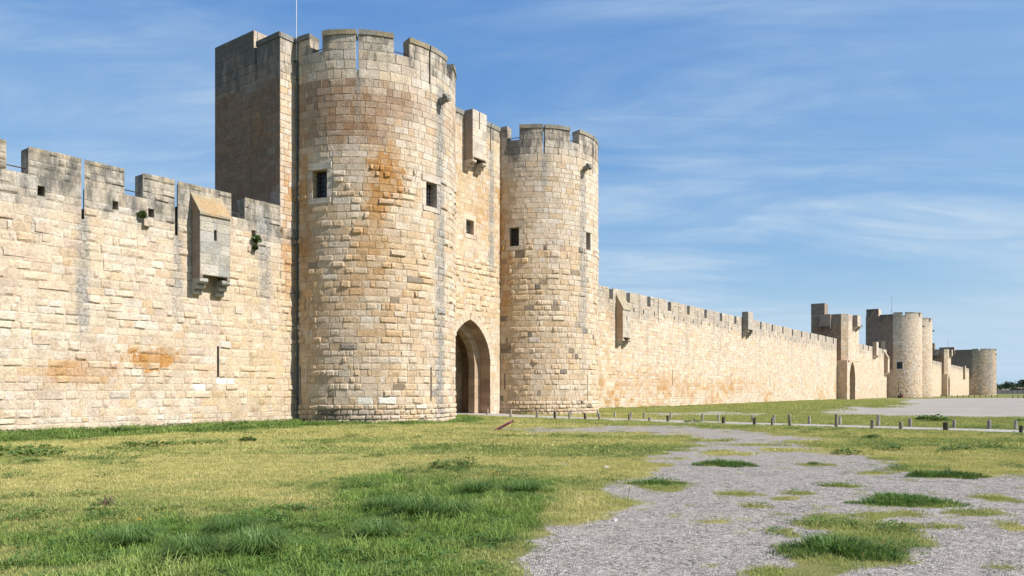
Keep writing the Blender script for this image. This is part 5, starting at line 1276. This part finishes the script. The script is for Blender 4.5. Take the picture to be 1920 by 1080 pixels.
for i, (x, y, lab) in enumerate(((8.6, 19.4, 'dark weed on the right lawn, first of a loose row'), (10.2, 20.6, 'dark weed on the right lawn, second of a loose row'), (11.9, 20.2, 'dark weed on the right lawn, third of a loose row'), (13.6, 21.6, 'dark weed on the right lawn, last of a loose row'))): weed(x, y, .38, .16, .09, 150, lab)
def wallplant(s, q, z, rad, n_, lab):
    x, y = Wp(s, q+.08); r = empty('wall_plant', (x, y, z), ROT, lab, 'plant'); V = []; Q = []
    for i in range(n_):
        d = vrg.normal(0, 1, 3); d /= np.linalg.norm(d); p = d*rad*vrg.uniform(.3, 1)*np.array([1, .8, .9]); a = vrg.normal(0, .035, (2, 3)); k = len(V); V += [p-a[0]-a[1], p+a[0]-a[1], p+a[0]+a[1], p-a[0]+a[1]]; Q.append((k, k+1, k+2, k+3))
    obj('leaves', mesh_arr('leaves', V, Q, M_PLANT), r)
wallplant(-6.82, -.1, 8.48, .18, 260, 'green plant sprouting from the square hole right of the stone box'); wallplant(-6.85, -.12, 8.08, .09, 70, 'tiny tuft on the wall just below the sprouting plant')
wallplant(-12.05, -.12, 8.62, .13, 160, 'small green cushion plant on the wall between two square holes')
ruler = MB(); ruler.box(-.13, .13, -.11, .1, -.13, .13, mixc(PAL['tan'], [(PAL['grey'], .5)]), .045, np.random.default_rng(2)); rb = ruler.build('projecting_stone', M_STONE, lroot, (-11.85-L0, -.05, 8.3))
# yellow flowers
M_YEL = simple('yellow_petals', (.75, .45, .02), .6, .1, 30); M_STEM = simple('flower_stem', (.08, .14, .03), .7, .1, 30)
for x, y, lab in ((-.34, 13.3, 'yellow flower in the tall grass, left of two'), (-.24, 13.05, 'yellow flower in the tall grass, right of two'), (1.74, 11.35, 'yellow flower lying over the gravel edge'), (-4.2, 8.5, 'yellow flower in the near left tall grass')):
    r = empty('flower', (x, y, GZ1(x, y)), 0, lab, 'flower'); m = MB(); m.tube([(0, 0, 0), (.01, .0, .10), (.02, -.01, .2)], .004, 6); m.build('stem', M_STEM, r)
    m = MB(); V = [(.02, -.01, .205)]; Q = []
    for k in range(12): a = 2*math.pi*k/12; rr = .026 if k % 2 else .018; V.append((.02+rr*math.cos(a), -.01+rr*math.sin(a)*.8, .21+.008*math.sin(a*3)))
    for k in range(0, 12, 2): Q.append((0, 1+k, 1+(k+1) % 12, 1+(k+2) % 12))
    m.add(V, Q); m.build('petals', M_YEL, r)

# ================================================================== person on a bench by the distant twin towers
bx, by = Wp(150.5, 1.6); bench = empty('bench', (bx, by, GZ1(bx, by)), ROT, 'low dark bench at the foot of the distant wall', 'bench')
m = MB(); m.box(-1.3, 1.3, -.25, .25, .38, .46, (.03, .03, .03)); m.build('seat', M_BLACK, bench)
for xx in (-1.1, 1.1): m = MB(); m.box(xx-.1, xx+.1, -.2, .2, -.1, .38, (.03, .03, .03)); m.build('leg', M_BLACK, bench)
M_SKIN = simple('skin', (.45, .27, .19), .6, .1, 10); M_RED = simple('red_trousers', (.33, .03, .05), .8, .15, 15); M_TOP = simple('dark_top', (.03, .03, .04), .8, .15, 15); M_HAIR = simple('dark_hair', (.015, .011, .01), .6, .2, 30)
per = empty('person', (bx+.45, by+.62, GZ1(bx, by)), ROT+R(20), 'person in red trousers and dark top sitting on the bench by the distant towers', 'person')
def skinned(name, verts, edges, rad, mats, parent, sub=2, facemat=None):
    me = bpy.data.meshes.new(name); me.from_pydata(verts, edges, []); o = obj(name, me, parent)
    md = o.modifiers.new('skin', 'SKIN'); sv = me.skin_vertices[0].data
    for i, r in enumerate(rad): sv[i].radius = (r, r); sv[i].use_root = i == 0
    ms = o.modifiers.new('sub', 'SUBSURF'); ms.levels = sub; ms.render_levels = sub
    dg = bpy.context.evaluated_depsgraph_get(); ne = bpy.data.meshes.new_from_object(o.evaluated_get(dg)); o.modifiers.clear(); o.data = ne
    ne.materials.clear()
    for mt in mats: ne.materials.append(mt)
    for p in ne.polygons:
        p.use_smooth = True
        if facemat: p.material_index = facemat(p.center)
    return o
Vp = [(0, 0, .55), (0, .02, .78), (0, .03, .98), (0, .0, 1.1), (0, -.03, 1.21), (0, -.04, 1.33),
      (-.1, -.08, .53), (-.12, -.45, .52), (-.12, -.47, .12), (-.12, -.62, .06), (.1, -.08, .53), (.13, -.42, .54), (.15, -.5, .12), (.16, -.66, .06),
      (-.19, .02, 1.02), (-.25, -.06, .76), (-.14, -.32, .64), (-.12, -.40, .62), (.19, .02, 1.02), (.26, -.05, .76), (.15, -.3, .63), (.13, -.38, .61)]
Ep = [(0, 1), (1, 2), (2, 3), (3, 4), (4, 5), (0, 6), (6, 7), (7, 8), (8, 9), (0, 10), (10, 11), (11, 12), (12, 13), (2, 14), (14, 15), (15, 16), (16, 17), (2, 18), (18, 19), (19, 20), (20, 21)]
Rp = [.15, .13, .15, .06, .10, .09, .1, .07, .05, .045, .1, .07, .05, .045, .06, .045, .035, .035, .06, .045, .035, .035]
skinned('body', Vp, Ep, Rp, [M_TOP, M_RED, M_SKIN], per, 2, lambda c: 2 if (c.z > 1.1 or (c.y < -.3 and .58 < c.z < .72)) else (1 if c.z < .64 else 0))
skinned('hair', [(0, 0, 1.26), (0, .03, 1.36), (0, -.03, 1.42)], [(0, 1), (1, 2)], [.095, .105, .08], [M_HAIR], per, 1)

# ================================================================== far trees, dune and scrub at the right
M_TREE = grass_mat('far_foliage', ((.035, .058, .032), (.055, .08, .045), (.03, .052, .03), (.05, .075, .042)), .1, .1); M_TRUNK = simple('trunk_bark', (.09, .065, .05), .9, .2, 3)
def tree(x, y, z, h, w, lab, grp, nl=420, mat=None, name='pine_tree'):
    r = empty(name, (x, y, z), vrg.uniform(0, 6), lab, 'tree', grp)
    m = MB(); m.tube([(0, 0, -.5), (.1, 0, h*.35), (.0, .1, h*.7)], np.array([.28, .22, .1])*h/8, 8, (0, 0, 0))
    for k in range(4): a = k*1.7; m.tube([(.05, .02, h*.35), (w*.25*math.cos(a), w*.25*math.sin(a), h*.6)], np.array([.12, .05])*h/8, 6, (0, 0, 0))
    m.build('trunk', M_TRUNK, r)
    V = []; Q = []; cl = [(vrg.uniform(-.36, .36)*w, vrg.uniform(-.36, .36)*w, h*vrg.uniform(.38, .84), w*vrg.uniform(.16, .3)) for _ in range(11)]
    for i in range(nl):
        c0 = cl[i % 11]; d = vrg.normal(0, 1, 3); d /= np.linalg.norm(d); p = np.array(c0[:3])+d*c0[3]*vrg.uniform(.6, 1.05)*np.array([1, 1, .7]); a = vrg.normal(0, h*.035, (2, 3)); k = len(V)
        V += [p-a[0]-a[1], p+a[0]-a[1], p+a[0]+a[1], p-a[0]+a[1]]; Q.append((k, k+1, k+2, k+3))
    obj('crown', mesh_arr('crown', V, Q, mat or M_TREE), r)
for i in range(34):
    d = vrg.uniform(560, 660); ang = .556+.0036*i+vrg.uniform(-.0015, .0015); x, y = d*math.sin(ang), d*math.cos(ang)
    hz = 3.0*sstep(i, 2, 14)
    tree(x, y, -1.2+float(hz), vrg.uniform(4.6, 6.8), vrg.uniform(8, 13), 'dark green pine in the far treeline right of the corner tower', 'pines in the far treeline')
def mound(name, cx, cy, rx, ry, h, mat, seed):
    a = np.linspace(-1, 1, 33); U, V_ = np.meshgrid(a, a, indexing='ij'); rr = np.hypot(U, V_); zz_ = h*np.clip(1-rr**2, 0, 1)**.8*(.75+.5*fbm(U*3, V_*3, seed))-1.2
    i = np.arange(32*32); a0 = (i//32)*33+i % 32
    o = obj(name, mesh_arr(name, np.c_[(cx+U*rx).ravel(), (cy+V_*ry).ravel(), zz_.ravel()], np.c_[a0, a0+33, a0+34, a0+1], mat, smooth=True)); o['kind'] = 'structure'; return o
M_HILL = simple('scrub_hill', (.07, .085, .04), .95, .3, .2); M_DUNE = simple('sandy_bank', (.36, .28, .2), .95, .3, .25)
mound('hill', 470, 640, 150, 60, 6.5, M_HILL, 7)
mound('sandy_bank', 318, 480, 26, 16, 5.6, M_DUNE, 9)
# pale concrete fence and brown scrub in front of the trees
x0, y0 = 258, 405; fen = empty('fence', (x0, y0, -.7), R(-6), 'low grey panel fence beyond the corner tower', 'fence')
M_FEN = simple('grey_panel', (.17, .16, .165), .9, .2, .8)
for k in range(16): m = MB(); m.box(k*2.6-9, k*2.6-9+2.5, 0, .1, 0, 2.2, (.2, .2, .2)); m.build('panel', M_FEN, fen)
for k in range(17): m = MB(); m.box(k*2.6-9.06, k*2.6-8.94, -.06, .16, 0, 2.4, (.2, .2, .2)); m.build('post', M_FEN, fen)
M_BARE = grass_mat('bare_scrub', ((.13, .10, .08), (.17, .13, .10), (.11, .085, .065), (.16, .12, .09)), .1, .05)
for i in range(9): tree(283+i*5.2+vrg.uniform(-1, 1), 412+vrg.uniform(-8, 8), -.9, vrg.uniform(4.0, 6.0), vrg.uniform(5, 8), 'brown leafless scrub bush at the far right beyond the grass', 'brown scrub bushes at the far right', 320, M_BARE, 'scrub_bush')
for i in range(12): tree(262+i*4+vrg.uniform(-1, 1), 425+vrg.uniform(-5, 5), -1, vrg.uniform(3.0, 4.2), vrg.uniform(5, 8), 'low green shrub behind the grey panel fence', 'green shrubs behind the fence', 260, None, 'shrub')
